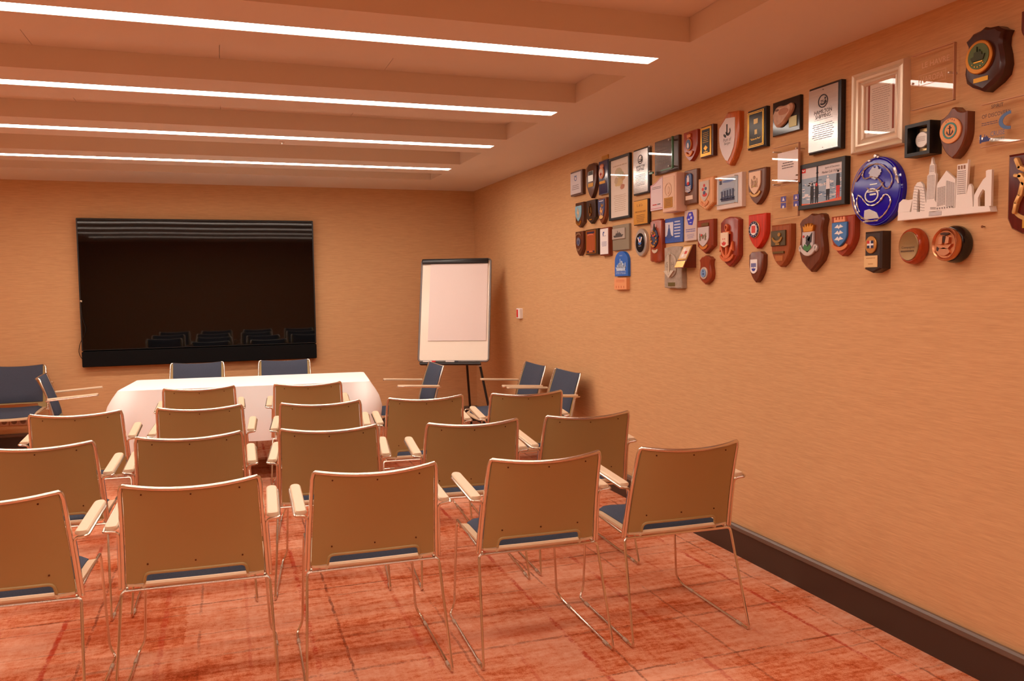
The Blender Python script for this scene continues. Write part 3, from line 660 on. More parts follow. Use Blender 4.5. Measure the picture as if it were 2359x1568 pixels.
b = p.board([(u,-.30+(v+1)*.65) for u, v in arch(.2)], mat((40,104,196),.45), .003); p.add('ship', [ship(0,.27,.8,.34)]+[rect(-.6+.3*k,.12,-.5+.3*k,.3+.1*(k%3)) for k in range(5)], mat((190,206,226),.5), 0, .002, parent=b); p.text('lettering', 'Iceland', 0, .78, .08, mat((190,206,226),.5), 1.0, .0015, b); p.add('print', lines(-.8,.8,-.2,.02,3,3,.35), mat((180,200,226),.5), 0, .002, parent=b)
b = p.add('block', rect(-1,-1,.88,-.38), mat((232,156,104),.5), None, .004, .002); p.add('block_print', lines(-.7,.6,-.62,-.46,3,9,.3)+[rect(-.7+.38*k,-.92,-.62+.38*k,-.8) for k in range(4)], mat((206,112,70),.6), .004, .005, parent=b)
def hamilton(label, px, t):
    p = Plq('framed_award', label, 'plaque', px, t); p.board(rect(-1,-1,1,1), mat((22,22,30),.25), .006)
    b = p.add('steel_plate', rect(-.97,-.93,.88,.93), mat((216,212,208),.19,.9,kind='brushed'), -.002, .0015)
    p.add('logo_ring', ring(-.05,.52,.31,.20,.055), INK, .0015, .0022, parent=b)
    p.add('logo_ship', [rect(.05,.56,.13,.62),tr([(-1,-1),(1,-1),(.5,1),(-.5,1)],.10,.50,.08,.04),ribbon(-.05,.9,.5,.5,.05,250,292),rect(-.2,.53,-.02,.55),rect(-.18,.49,0,.505)], INK, .0015, .0024, parent=b)
    p.text('lettering', 'HAMILTON', -.05, .215, .115, mat((74,58,50),.5), 1.1, .002, b); p.text('lettering', 'SHIPPING', -.05, .08, .115, mat((74,58,50),.5), .95, .002, b)
    p.add('rule', rect(-.6,-.02,.55,-.012), LINEG, .0015, .002, parent=b); p.add('print', lines(-.75,.68,-.62,-.12,8,11,.3), LINEG, .0015, .002, parent=b)
    for v in (.86,-.86): p.add('screw', ell(-.05,v,.025,.012,8), mat((90,70,60),.3,1), .0015, .003, parent=b)
hamilton('smaller steel award with a ship logo in a black frame, beside the tall framed print', (1459,1495,341,447), .022)
p = Plq('plaque', 'golden metal plaque with dark engraved writing', 'plaque', (1460,1493,460,517.5), .024)
p.board(rect(-1,-1,1,1), BKW); b = p.add('plate', rect(-.97,-.94,.94,.95), mat((232,168,74),.35,.7), -.001, .002); EN = mat((120,70,30),.6)
p.text('lettering', 'S... & Co', -.1, .58, .2, EN, 1.2, .0026, b); p.text('lettering', 'SPIRIT OF DISCOVERY', 0, .05, .13, EN, 1.6, .0026, b); p.add('print', lines(-.6,.6,-.8,-.15,5,3,.25), EN, .002, .0028, parent=b)
p = Plq('oval_plaque', 'silver oval plaque with a black centre and red and blue emblem', 'plaque', (1462,1489,526.4,590), .022)
p.board([(u*(1-.06*(abs(v)>.8)),v) for u, v in ell(0,0,1,1,32)], mat((196,184,174),.35,.6)); b = p.add('centre', ell(0,-.02,.72,.70), mat((30,26,30),.2), 0, .004, .001); p.add('emblem', [[(-.4,.35),(-.25,.4),(0,.05),(-.1,-.05)],[(.4,.35),(.25,.4),(.02,.05),(.1,-.05)]], WHITE, .004, .005, parent=b); p.add('red_mark', [[(-.1,.2),(.05,.25),(.02,-.02)]], RED, .005, .006, parent=b); p.add('blue_mark', [ribbon(0,.05,.3,.22,.12,200,340),ell(.02,.34,.12,.1)], mat((60,110,190),.4), .004, .0055, parent=b); p.text('lettering', 'Longships', 0, -.26, .1, WHITE, 1.2, .0046, b)
# --- glass award over wood
p = Plq('glass_award', 'dark wooden board with a rough-edged green glass sheet on studs', 'plaque', (1508,1563,319,397.6), .022)
p.board(rect(-1,-1,1,1), wood((70,48,40))); gl = p.add('glass_sheet', [(u*1.0-.14,v*.92+.02) for u, v in [(-1,-1),(-.6,-.97),(-.1,-1),(.5,-.96),(1,-1),(.97,-.4),(1,.1),(.97,.6),(1,1),(.4,.97),(-.2,1),(-.7,.97),(-1,1),(-.97,.4),(-1,0),(-.96,-.5)]], ACRYL, .02, .032)
p.add('green_edge', [rect(.80,-.9,.88,.92),rect(-.1,-.92,.8,-.84),rect(-1.1,-.92,-.8,-.8)], mat((64,120,88),.15), .021, .031, parent=gl); p.add('engraving', lines(-.8,.5,-.5,.5,6,12,.18), mat((130,120,100),.5), .019, .0199, parent=gl)
for u in (-1.0,.66):
    for v in (-.74,.76): p.add('stud', ell(u,v,.05,.045,12), SILVER, 0 if u > 0 else .019, .04, .002)
p = Plq('paper_plaque', 'pinkish white plaque with a curved top corner and thin red border', 'plaque', (1498,1526,410,484), .014)
wav = [(-1,-1),(1,-1),(1,1),(.8,.99),(.5,.92),(.2,.82),(-.1,.73),(-.5,.64),(-1,.60)]
p.board(wav, mat((226,204,206),.5), .002); p.add('border', [rect(-.96,-.9,.96,-.875),rect(-.96,-.9,-.92,.6)]+[[(a[0]*.96,a[1]-.04),(b_[0]*.96,b_[1]-.04),(b_[0]*.96,b_[1]-.065),(a[0]*.96,a[1]-.065)] for a, b_ in zip(wav[2:-1],wav[3:])], mat((200,70,84),.5), 0, .001); p.add('print', lines(-.7,.8,.3,.48,2,3,.3), LINEG, 0, .001); p.add('red_print', lines(-.6,.1,-.7,-.6,1,3,.6), RED, 0, .001); p.add('grey_print', lines(.12,.75,-.7,-.6,1,6,.6), LINEG, 0, .001)
p = Plq('box_plaque', 'thick cream box plaque with a brass tag', 'plaque', (1526,1557,400,488), .075)
p.board(rect(-1,-1,1,1), mat((228,186,160),.6), .006, 'box'); b = p.add('raised_panel', rect(-.8,-.84,.8,.84), mat((224,188,158),.6), 0, .003, .002); p.add('relief', ring(-.05,.18,.5,.36,.08)+[ell(-.05,.15,.22,.2)], mat((216,178,148),.6), .003, .006, parent=b); p.add('tag', rect(-.65,-.78,.6,-.24), mat((176,120,40),.45,.6), .003, .005, parent=b); p.add('tag_engraving', lines(-.5,.45,-.7,-.3,5,4,.25), EN, .005, .0056, parent=b)
p = Plq('plaque', 'brown plaque with a tall blue, white and red enamel crest', 'plaque', (1576.5,1605,391,469.6), .024)
p.board(rect(-1,-1,1,1), wood((112,78,60))); b = p.add('crest', [(-.7,-.1),(-.7,.6),(-.45,.75),(.15,.78),(.35,.68),(.35,-.1),(-.2,-.36)], mat((54,84,136),.35), 0, .008, .002)
p.add('lighthouse', [rect(-.35,.2,0,.55),rect(-.28,.55,-.08,.68)], WHITE, .008, .010, parent=b); p.add('lion', [blob(-.12,.2,.22,.12,3,14,.3)], RED, .010, .012, parent=b); p.add('waves', [ribbon(-.18,.08-.09*k,.5,.10,.05,200,340) for k in range(4)], WHITE, .008, .010, parent=b); p.add('tag', rect(-.75,-.74,.4,-.5), CREAM, 0, .002)
p = Plq('shield_plaque', 'glossy red-brown shield with a gold crowned naval badge', 'plaque', (1574.5,1606,302,371), .028)
p.board(heater(.0), wood((156,62,34),.2)); b = p.add('badge', ell(-.1,.12,.42,.42), mat((202,130,70),.35,.6), 0, .008, .002); p.add('badge_blue', ell(-.1,.12,.32,.33), mat((72,104,150),.4), .008, .010, parent=b); p.add('figure', [blob(-.08,.05,.16,.22,5,14,.3)], WHITE, .010, .012, parent=b); p.add('crown', [crown(-.05,.72,.3,.16)], mat((202,120,60),.35,.6), 0, .008); p.add('scroll', [ribbon(-.05,-.2,.6,.5,.16,205,335)], mat((196,116,50),.35,.6), 0, .007)
p = Plq('plaque', 'narrow black and gold plate on a dark wooden board', 'plaque', (1614,1642,289.5,361.5), .03)
p.board(rect(-1,-1,1,1), wood((78,42,34))); b = p.add('plate', rect(-.97,-.92,.80,.92), GOLD, -.002, .002); p.add('black_panel', rect(-.72,-.74,.55,.78), BLACK, .002, .003, parent=b); p.add('gold_print', lines(-.55,.4,-.1,.62,6,8,.25)+[[(-.08,-.25),(.25,-.42),(-.08,-.6),(-.4,-.42)],rect(-.4,-.7,.25,-.64)], GOLD, .003, .004, parent=b)
p = Plq('shield_plaque', 'light wooden shield with a white face reading Port of Bergen', 'plaque', (1657,1701,257.6,382), .035)
sh = [(-.15,1),(.95,.93),(1,.9),(1,.0),(.85,-.4),(.5,-.75),(.1,-1),(-.2,-.92),(-.6,-.62),(-.9,-.25),(-1,.1),(-1,.6)]
p.board(sh, wood((196,118,58),.3), .008); b = p.add('face', [(u*.82-.14,v*.80-.02) for u, v in sh], mat((226,216,214),.35), 0, .003)
p.add('logo', [rect(-.18,.18,-.06,.55),ribbon(.0,.28,.26,.17,.10,180,400),ribbon(-.25,.25,.26,.18,.1,200,280)], mat((54,48,46),.5), .003, .004, parent=b); p.text('lettering', 'Port of', -.08, -.02, .13, mat((92,74,66),.5), .8, .0036, b); p.text('lettering', 'Bergen', -.08, -.17, .13, mat((92,74,66),.5), .8, .0036, b)
p = Plq('plaque', 'black plaque with a gold outline and a small gold motto', 'plaque', (1722,1764,251,342), .026)
p.board(rect(-1,-1,1,1), mat((24,26,34),.2), .006); b = p.add('plate', rect(-.95,-.92,.86,.90), mat((50,46,42),.22,.8), -.002, .002); p.add('gold_outline', band(-.93,-.90,.84,.88,.06,.035)+band(-.82,-.83,.73,.81,.05,.03), GOLD, .002, .003, parent=b); p.add('logo', [rect(-.25,.25,.2,.5)]+[rect(-.15,-.28,.12,-.04)], mat((206,176,120),.4,.7), .002, .003, parent=b); p.text('lettering', '"Salute to Port"', -.05, -.5, .1, GOLD, 1.2, .0032, b)
p = Plq('shell_plaque', 'glossy black square plaque with an oyster shell shaped cast', 'plaque', (1780,1843,229,308), .018)
p.board(rect(-1,-1,1,1), mat((20,17,18),.12), .003)
sh = [(-.82,.2),(-.6,.62),(-.3,.68),(-.05,.60),(.3,.62),(.52,.68),(.66,.45),(.55,.15),(.3,-.12),(0,-.42),(-.3,-.58),(-.55,-.55),(-.75,-.25)]
b = p.add('shell', fillet([(u,v,0) for u, v in sh+sh[:2]],.2,3) and [(q.x,q.y) for q in fillet([(u,v,0) for u, v in sh+sh[:1]],.12,3)][:-1], mat((206,166,136),.4,kind='stone'), 0, .02, .012); p.add('hollow', blob(.05,.25,.38,.22,3,20,.15), mat((176,120,88),.5), .019, .0215, parent=b); p.add('hinge', blob(-.4,.42,.14,.07,3,12,.1), mat((110,74,56),.5), .020, .022, parent=b)
p.add('tag', rect(.25,-.72,.8,-.12), mat((176,164,116),.35,.6), 0, .003)
hamilton('larger black-framed steel award with a ship logo, beside the silver certificate frame', (1862.7,1935.5,196,350.5), .03)
p = Plq('framed_certificate', 'large silver-gilt framed certificate under glass', 'picture', (1960,2081,156,345), .035)
FRS = mat((226,210,186),.35,.45)
p.frame(FRS, .062, steps=[(0,-.035),(0,-.010),(.06,0),(.16,-.004),(.22,-.014),(.34,-.010),(.46,-.002),(.6,-.006),(.68,-.016),(.8,-.014),(.86,-.010),(.94,-.014),(1,-.02),(1,-.028)])
b = p.add('paper', rect(-.70,-.80,.70,.80), mat((226,216,202),.7), -.030, -.024); p.add('print', lines(-.35,.35,-.62,.55,22,21,.22), mat((170,156,146),.8), -.024, -.0234, parent=b)
for u in (-.45,.47): p.add('border_band', [rect(u-.035,-.55,u+.035,.66)], mat((150,80,60),.7), -.024, -.0232, parent=b)
p.add('crest', [blob(0,.66,.09,.05,4,14,.3)], mat((120,100,80),.7), -.024, -.0232, parent=b); p.add('glass', rect(-.72,-.82,.72,.82), ACRYL, -.020, -.018)
def acrylic(label, px, stand=.02, th=.012, studs=()):
    p = Plq('acrylic_plaque', label, 'plaque', px, stand+th)
    p.add('acrylic_sheet', rect(-1,-1,1,1), ACRYL, -th, 0)
    p.add('polished_edge', [rect(.985,-1,1.0,1),rect(-1,-1,1,-.985),rect(-1,.985,1,1)], mat((206,160,128),.2), -th, .0002)
    for u, v in studs: p.add('stud', ell(u,v,.05,.04,14), SILVER, None, .006, .002)
    return p
ETCH = mat((222,180,146),.8)
p = acrylic('clear acrylic plaque etched with Le Havre, upper right', (2098,2197,117,245), studs=((-.9,-.02),(.82,-.02)))
p.text('lettering', 'LE HAVRE', .18, .52, .2, ETCH, 1.25, .0006); p.add('label_outline', band(-.6,-.2,.66,.2,.02,.02), mat((214,170,134),.7), 0, .0006); p.text('lettering', 'HAROPA', .03, 0, .22, ETCH, 1.05, .0012)
p = Plq('shield_plaque', 'large very dark scrolled shield with a green and gold round seal', 'plaque', (2220,2312,66,213.5), .05)
p.board(ornate(), wood((62,30,26),.3), .012); b = p.add('seal', ell(-.12,.08,.68,.52,36), mat((196,128,54),.35,.8), 0, .012, .003); p.add('seal_field', ell(-.1,.1,.52,.40,32), mat((92,108,66),.45,.4), .012, .014, parent=b); p.add('seal_ship', [ship(-.1,.16,.36,.24)], mat((64,70,44),.5,.3), .014, .018, parent=b); p.add('seal_stars', [ell(-.1+.3*math.cos(a),-.05+.18*math.sin(a),.03,.02,8) for a in (3.6,4.2,4.7,5.2,5.8)]+[rect(-.3,-.1,.15,-.06)], GOLD, .014, .017, parent=b); p.add('tag', rect(-.45,-.68,.28,-.54), BRASS, 0, .002)
p = Plq('shield_plaque', 'dark red plaque cut off by the right edge, top corner', 'plaque', (2350,2425,20,104), .035)
p.board(heater(.1), wood((110,44,34),.3), .008); p.add('badge', ell(0,.1,.5,.5), BRASS, 0, .008, .002)
p = Plq('medal_box', 'deep black box frame holding a silver round medal', 'picture', (2084,2142,284,359.5), .06)
p.frame(BLACK, .014, steps=[(0,-.06),(0,-.002),(.05,0),(1,0),(1,-.045)]); p.add('backing', rect(-.9,-.92,.9,.92), mat((30,26,24),.7), -.058, -.048); p.add('holder', rect(-.45,-.72,.40,.74), mat((196,168,120),.25,.8), -.048, -.040, .002); b = p.add('medal', ell(-.05,.0,.52,.50,32), mat((214,204,194),.4,.6), -.04, -.026, .003); p.add('medal_relief', lines(-.35,.25,-.1,.22,4,8,.4), mat((180,170,160),.4,.6), -.026, -.025, parent=b)
p = Plq('shield_plaque', 'brown two-horned shield with an orange disc showing an anchor', 'plaque', (2164.5,2226,249,366), .04)
o_ = [(-1,.72),(-.7,.74),(-.35,.85),(0,1),(.3,.80),(.7,.72),(1,.74)]
r_ = [(math.cos(i/9*PI/2)**.7, .05-1.05*i/9) for i in range(10)]
p.board([(-1,.62),(-.75,.66),(-.4,.80),(-.12,1),(.1,1),(.35,.84),(.65,.76),(1,.74)]+r_+[(-u,v) for u, v in r_[-2::-1]], wood((112,66,44)), .006)
b = p.add('disc', ell(-.12,.1,.80,.50,32), mat((232,164,104),.5), 0, .006, .002); p.add('green_ring', ring(-.12,.1,.52,.32,.10), mat((66,130,122),.4,.3), .006, .008, parent=b); p.add('anchor', anchor(-.12,.1,.26,.20,.12), mat((70,58,64),.5), .006, .008, parent=b)
for k in range(5):
    p.add('letter_mark', [rect(-.42+.15*k-.04,.47+.05*(2-abs(k-2))-.03,-.42+.15*k+.04,.47+.05*(2-abs(k-2))+.03)], mat((206,124,84),.5), .006, .007, parent=b)
p = acrylic('clear acrylic plaque reading Of Discovery at the right edge', (2257.5,2392,229,330), .02, .012)
p.text('lettering', 'SPIRIT', -.38, .80, .17, INK, .6, .0006); p.text('lettering', 'OF DISCOVERY', -.42, .42, .19, mat((60,48,60),.5), 1.0, .0006); p.add('print', lines(-.95,-.35,-.02,.15,2,3,.45), mat((110,90,100),.6), 0, .0006); p.text('lettering', 'CRUISE', -.35, -.46, .22, mat((96,110,150),.5), .5, .0006); p.text('lettering', 'NORWAY', -.35, -.75, .18, mat((100,150,150),.5), .5, .0006); p.add('ship_mark', [ship(-.78,-.6,.18,.2),rect(-.99,-.8,-.93,-.4)], mat((50,60,120),.5), 0, .0006); p.add('blue_curve', [ribbon(.1,.02,.42,.42,.14,90,270)], mat((74,110,160),.4), 0, .001)
p = acrylic('clear acrylic plaque holding a white paper, above the purple logos', (1779,1839,335,426), .03, .012, ((-.85,.78),(.88,.70),(-.85,-.9),(.88,-.62)))
b = p.add('paper', rect(-.78,-.80,.78,.70), mat((242,232,228),.7), -.018, -.016); p.add('print', lines(-.45,.45,-.18,.2,3,5,.4), LINEG, -.016, -.0154, parent=b)
p = acrylic('low clear acrylic plaque with small purple logos beside the seaside photo', (1779,1838,446,501), .02, .012)
for u in (-.1,1.0-.12):
    b = p.add('purple_logo', [rect(u-.2,-.18,u+.2,.24),rect(u-.2,.32,u+.2,.78)], PLUM, 0, .0008); p.add('sail', [[(u-.08,.42),(u+.1,.42),(u,.70)],ell(u,-.1,.07,.12,10)], WHITE, .0008, .0016, parent=b)
# --- seaside photograph
p = Plq('framed_photo', 'black framed seaside photo of four people by a tall post', 'picture', (1839,1946,371,477.7), .03)
p.frame(BLACK, .02, steps=[(0,-.03),(0,-.002),(.1,0),(1,0),(1,-.006)]); b = p.add('photo', rect(-.95,-.94,.95,.94), mat((214,206,204),.4), -.012, -.005)
SEA = mat((150,172,190),.5); DK2 = mat((34,32,38),.6); SEAW = mat((226,222,222),.5); SEAD = mat((84,116,150),.5)
p.add('sea', [rect(-.94,-.75,.94,.36)], SEA, -.005, -.0046, parent=b); rr = random.Random(5)
p.add('surf', [blob(rr.uniform(-.8,.8),rr.uniform(-.62,.15),rr.uniform(.06,.14),rr.uniform(.02,.05),k,12,.4) for k in range(46)], SEAW, -.0046, -.0042, parent=b)
p.add('dark_water', [blob(rr.uniform(-.8,.8),rr.uniform(-.68,.28),rr.uniform(.05,.13),rr.uniform(.012,.03),k,12,.4) for k in range(40)], SEAD, -.0046, -.0040, parent=b)
p.add('shore', [[(-.94,-.93),(.94,-.93),(.94,-.64),(.5,-.70),(.1,-.76),(-.4,-.78),(-.94,-.72)]], mat((226,104,64),.5), -.0042, -.0038, parent=b)
p.add('post', [rect(-.21,-.3,-.15,.86),rect(-.23,.5,-.13,.54),rect(-.22,.3,-.14,.34)], DK2, -.0042, -.0036, parent=b)
def fig(cu, s, c1, c2, v0=-.78):
    p.add('person_print', [ell(cu,v0+.98*s,.035,.05,10),[(cu-.06,v0+.90*s),(cu+.06,v0+.90*s),(cu+.09,v0+.45*s),(cu-.08,v0+.45*s)]], c1, -.004, -.0034, parent=b)
    p.add('person_print', [[(cu-.07,v0+.46*s),(cu+.08,v0+.46*s),(cu+.06,v0),(cu+.02,v0),(cu,v0+.3*s),(cu-.03,v0),(cu-.07,v0)]], c2, -.004, -.0033, parent=b)
fig(-.40,.85,DK2,DK2); fig(-.20,.92,DK2,DK2); fig(.28,1.02,SEAW,DK2,-.72); fig(.70,1.16,DK2,RED,-.70); p.add('red_hood', [ell(-.2,.02,.045,.08,10)], RED, -.0034, -.003, parent=b)
p.add('red_stamp', [rect(-.90,.62,-.70,.86)], RED, -.005, -.0044, parent=b); p.add('stamp_mark', [ribbon(-.8,.76,.06,.08,.04,180,360)], WHITE, -.0044, -.004, parent=b)
p.text('lettering', 'Spirit of Discovery', .45, .66, .11, DK2, .85, -.0046, b); p.text('lettering', 'Maiden Call 19.09.2019', .45, .49, .10, DK2, .85, -.0046, b)
p = Plq('shield_plaque', 'pale wooden shield with a red and blue crest', 'plaque', (1608.5,1643,409,484), .026)
p.board(pointed(-.6), wood((236,178,132),.4), .006); b = p.add('crest', tr(heater(.0),-.1,.18,.62,.62), mat((206,190,172),.5), 0, .004); p.add('red_marks', [ell(-.28,.3,.14,.1),ell(-.1,.52,.12,.1),ell(-.02,-.05,.3,.12)], RED, .004, .005, parent=b); p.add('blue_marks', [ell(.1,.32,.14,.1),blob(-.08,.08,.18,.14,4,12,.3)], mat((70,80,120),.5), .004, .0055, parent=b); p.add('scroll', [ribbon(-.08,-.3,.6,.45,.16,205,335)], wood((222,152,100)), 0, .005)
p = Plq('picture_panel', 'square white panel with a blurred blue picture under glass', 'picture', (1651,1709,402,479.7), .025)
p.board(rect(-1,-1,1,1), mat((226,208,196),.35), .003); b = p.add('picture', rect(-.82,-.72,.72,.82), mat((176,190,200),.5), 0, .004)
for q, (cu, cv, ru, rv, c_) in enumerate(((-.05,.32,.6,.25,(170,186,204)),(-.05,.0,.6,.22,(140,164,190)),(-.05,-.4,.62,.16,(70,90,130)),(.0,.62,.5,.08,(90,124,184)))): p.add('colour_wash', [blob(cu,cv,ru,rv,q,20,.12)], mat(c_,.5), .004+q*.0003, .0044+q*.0003, parent=b)
p.add('dark_columns', [rect(-.55+.22*k,-.45,-.43+.22*k,.05+.02*k) for k in range(5)]+[rect(-.55,-.55,.5,-.4)], mat((44,60,96),.5), .0056, .006, parent=b); p.add('orange_mark', [rect(-.72,.72,-.5,.88)], mat((226,124,30),.5), .004, .0052, parent=b); p.add('blue_mark', [rect(-.7,.48,-.52,.70)], NAVY, .004, .0053, parent=b)
p.add('glass', rect(-.92,-.80,.74,.90), ACRYL, .016, .019)
for u in (-.86,.68):
    for v in (-.74,.84): p.add('stud', ell(u,v,.035,.03,10), SILVER, 0, .022, .002)
p = Plq('shield_plaque', 'dark brown shield with a cream crest and pale scroll', 'plaque', (1723,1763,389,471), .03)
p.board(heater(.0), wood((104,66,50)), .006); b = p.add('crest', tr(heater(.1),-.12,.22,.66,.64), mat((232,196,162),.45), 0, .006, .002); p.add('arms', [lion(-.4,.22,.14,.26),lion(.14,.22,-.14,.26),ell(-.13,.2,.14,.16),crown(-.13,.52,.12,.1)], mat((176,140,110),.5), .006, .008, parent=b); p.add('arms_colour', [rect(.0,.15,.1,.25),rect(-.3,.0,0,.06)], mat((160,140,60),.5), .006, .0085, parent=b); p.add('scroll', [ribbon(-.08,-.15,.68,.42,.14,200,340)], mat((206,158,90),.4,.4), 0, .006)
p = acrylic('small frosted plaque with a bright blue six-sided emblem', (1577,1605.5,483,554.5), .006, .006)
p.add('frosted_face', rect(-.97,-.97,.97,.97), mat((206,184,176),.5), -.002, .0004); b = p.add('hexagon', [(-.6,.5),(-.3,.85),(.3,.85),(.55,.45),(.3,.0),(-.3,.05)], mat((40,40,190),.4), 0, .002); p.add('hexagon_marks', [rect(-.2,.62,.15,.76),rect(-.4,.34,-.08,.44),rect(.02,.4,.3,.56),rect(-.1,.14,.2,.2)], mat((200,196,220),.5), .002, .003, parent=b); p.add('print', lines(-.8,.8,-.45,-.2,2,3,.5)+lines(-.6,.6,-.85,-.55,5,8,.3), mat((110,106,160),.6), .0004, .001)
p = Plq('plaque', 'square blue plaque with a white panel of a ship and white writing', 'plaque', (1532,1573,501.5,558.6), .008)
p.board(rect(-1,-1,1,1), mat((50,86,170),.5,kind='stone'), .002); b = p.add('white_panel', rect(-.96,-.45,-.05,.68), mat((210,206,214),.5), 0, .001); p.add('ship_mark', [rect(-.56,.15,-.46,.5),[(-.7,-.3),(-.3,-.3),(-.42,.2),(-.6,.2)],ell(-.5,-.45,.3,.18)], mat((60,80,140),.5), .001, .0018, parent=b); p.add('white_print', lines(.05,.75,-.65,.78,6,5,.45), mat((206,210,226),.5), 0, .001)
p = Plq('tall_plaque', 'tall red-brown wooden plaque with a blue and gold coat of arms', 'plaque', (1497.5,1524,505,605), .03)
p.board(cut(.28,.09), wood((156,72,40)), .006); b = p.add('arms', [blob(-.1,.12,.72,.46,2,30,.25)], mat((50,62,96),.4), 0, .010, .003); rr = random.Random(9)
p.add('gold_mantling', [blob(-.1+.5*math.cos(a)*rr.uniform(.6,1.2),.12+.36*math.sin(a)*rr.uniform(.7,1.1),.13,.06,k,10,.4) for k, a in enumerate([i*.45 for i in range(14)])], mat((216,148,70),.4,.5), .010, .015, parent=b); p.add('feathers', [[(-.2,.5),(-.05,.8),(0,.5)],[(0,.5),(.3,.62),(.1,.46)]], mat((40,40,34),.5), .006, .012, parent=b); p.add('crest_mark', [blob(-.05,.25,.2,.06,4,12,.3)], RED, .010, .016, parent=b); p.add('scroll', [ribbon(-.05,-.36,.5,.2,.14,190,350)], mat((206,184,160),.5), 0, .006)
p = Plq('stone_plaque', 'tall grey stone plaque with an oval anchor relief', 'plaque', (1530,1570,567,665), .035)
p.board([(-1,-.94),(-.5,-.98),(.1,-.96),(.6,-1),(1,-.97),(.98,-.4),(1,.2),(.97,.9),(.6,.97),(0,1),(-.6,.97),(-1,.96),(-.97,.2),(-1,-.4)], mat((172,152,134),.8,kind='stone'), .006); b = p.add('oval', [(u*.66-.15,v*.56+.1+(.12 if v > 0 else -.12)) for u, v in ell(0,0,1,.78,36)], mat((188,168,148),.7,kind='stone'), 0, .010, .004); p.add('anchor', [rect(-.2,-.35,-.1,.62),[(-.75,-.15),(-.35,-.13),(-.15,-.32),(.05,-.13),(.42,-.15),(-.15,-.48)]]+ring(-.15,.62,.12,.07,.05,10), mat((206,190,168),.6), .010, .020, parent=b); p.text('lettering', 'S', -.45, .15, .26, mat((140,122,104),.6), .4, .0112, b); p.text('lettering', 'H', .18, .15, .22, mat((140,122,104),.6), .4, .0112, b); p.add('tag', rect(-.5,-.88,.28,-.70), mat((110,92,40),.5,.4), 0, .002)
# wedge award
wl, wr = at((1578,585),0,XR), at((1600,585),0,XR)
zt, zb = at((1588,564),0,XR).z, at((1588,616),0,XR-.07).z
t = thing('wedge_award', 'small wedge-shaped wooden award with a flag and a brass tag', 'plaque', (XR-.0004,(wl.y+wr.y)/2-.02,(zt+zb)/2), -PI/2, 'plaques and frames on the right wall')
hx, hz = .052, (zt-zb)/2
MB().add([(-hx,0,-hz),(hx,0,-hz),(hx,0,hz),(-hx,0,hz),(-hx,-.085,-hz),(hx,-.085,-hz),(hx,-.018,hz),(-hx,-.018,hz)],[(3,2,1,0),(4,5,6,7),(0,1,5,4),(1,2,6,5),(2,3,7,6),(3,0,4,7)]).build('body', wood((104,42,28),.3), t, False)
def wq(u0, v0, u1, v1, d):
    f = lambda u, v: (u*hx, -(.085+(.018-.085)*(v+1)/2)-d, v*hz); g_ = lambda u, v: (u*hx, -(.085+(.018-.085)*(v+1)/2)-d+.003, v*hz)
    c = [(u0,v0),(u1,v0),(u1,v1),(u0,v1)]
    return MB().add([f(*q) for q in c]+[g_(*q) for q in c], [(0,1,2,3),(7,6,5,4)]+[(i,(i+1)%4,4+(i+1)%4,4+i) for i in range(4)])
wq(-.95,-.3,.9,.95,.002).build('gold_plate', BRASS, t, False); wq(-.8,-.2,.75,.85,.004).build('card', mat((226,200,170),.5), t, False)
for u0, v0 in ((-.5,.45),(0,.2),(-.4,-.05)): wq(u0,v0,u0+.45,v0+.25,.005).build('flag_square', RED if v0 == .2 else WHITE, t, False)
wq(-.95,-.95,.9,-.4,.003).build('brass_tag', mat((226,160,90),.25,.8), t, False)
# --- lower rows
p = Plq('shield_plaque', 'red-brown shield with a gold title bar and silver crest', 'plaque', (1606.6,1642,506,584), .03)
p.board(pointed(-.55), wood((142,64,36)), .006); p.add('title_bar', [rect(-.4,.62,.5,.80)], mat((120,84,40),.4,.7), 0, .004); b = p.add('crest', tr(heater(.0),-.15,.0,.72,.58), mat((206,190,186),.4), 0, .006, .002); p.add('arms', [lion(-.5,.0,.14,.22),lion(.2,.0,-.14,.22),blob(-.15,.0,.16,.16,4,14,.3)], mat((120,104,70),.5), .006, .008, parent=b); p.add('arms_red', [blob(-.3,.1,.12,.08,3,10,.3)], RED, .006, .009, parent=b); p.add('scroll', [ribbon(-.1,-.35,.6,.4,.16,205,335)], mat((214,136,60),.4,.5), 0, .006)
p = Plq('shield_plaque', 'small red-brown scrolled shield with a pale blue disc', 'plaque', (1610.6,1638,588,655), .03)
p.board(ornate(), wood((146,68,38)), .006); b = p.add('disc', ell(-.1,-.22,.6,.42), mat((206,184,164),.4,.3), 0, .006, .002); p.add('disc_blue', ell(-.1,-.22,.42,.29), mat((120,150,186),.4), .006, .008, parent=b); p.add('disc_mark', [ell(-.12,-.08,.1,.08,10),blob(-.1,-.28,.22,.1,3,12,.4)], mat((60,84,130),.5), .008, .009, parent=b)
p = Plq('anchor_plaque', 'tall rounded red-brown plaque with a carved wooden anchor', 'plaque', (1659.6,1701,499,614.4), .03)
p.board([(-1,-.55),(-.75,-.72),(-.35,-.9),(0,-1),(.35,-.9),(.75,-.72),(1,-.55),(1,.85),(.6,.96),(0,1),(-.6,.94),(-1,.80)], wood((140,50,32)), .006); b = p.add('anchor', anchor(-.18,.0,.75,.72,.1), wood((214,124,78),.4), 0, .012, .002); p.add('crest', tr(pointed(-.7),-.26,.08,.42,.30), mat((232,206,176),.5), .012, .018, .001, parent=b); p.add('crest_red', [ribbon(-.28,-.02,.24,.12,.16,180,360),rect(-.42,.1,-.34,.14),rect(-.22,.1,-.14,.14)], RED, .018, .019, parent=b); p.add('scroll', [ribbon(-.15,-.45,.8,.34,.14,195,345)], wood((206,116,70),.4), 0, .010)
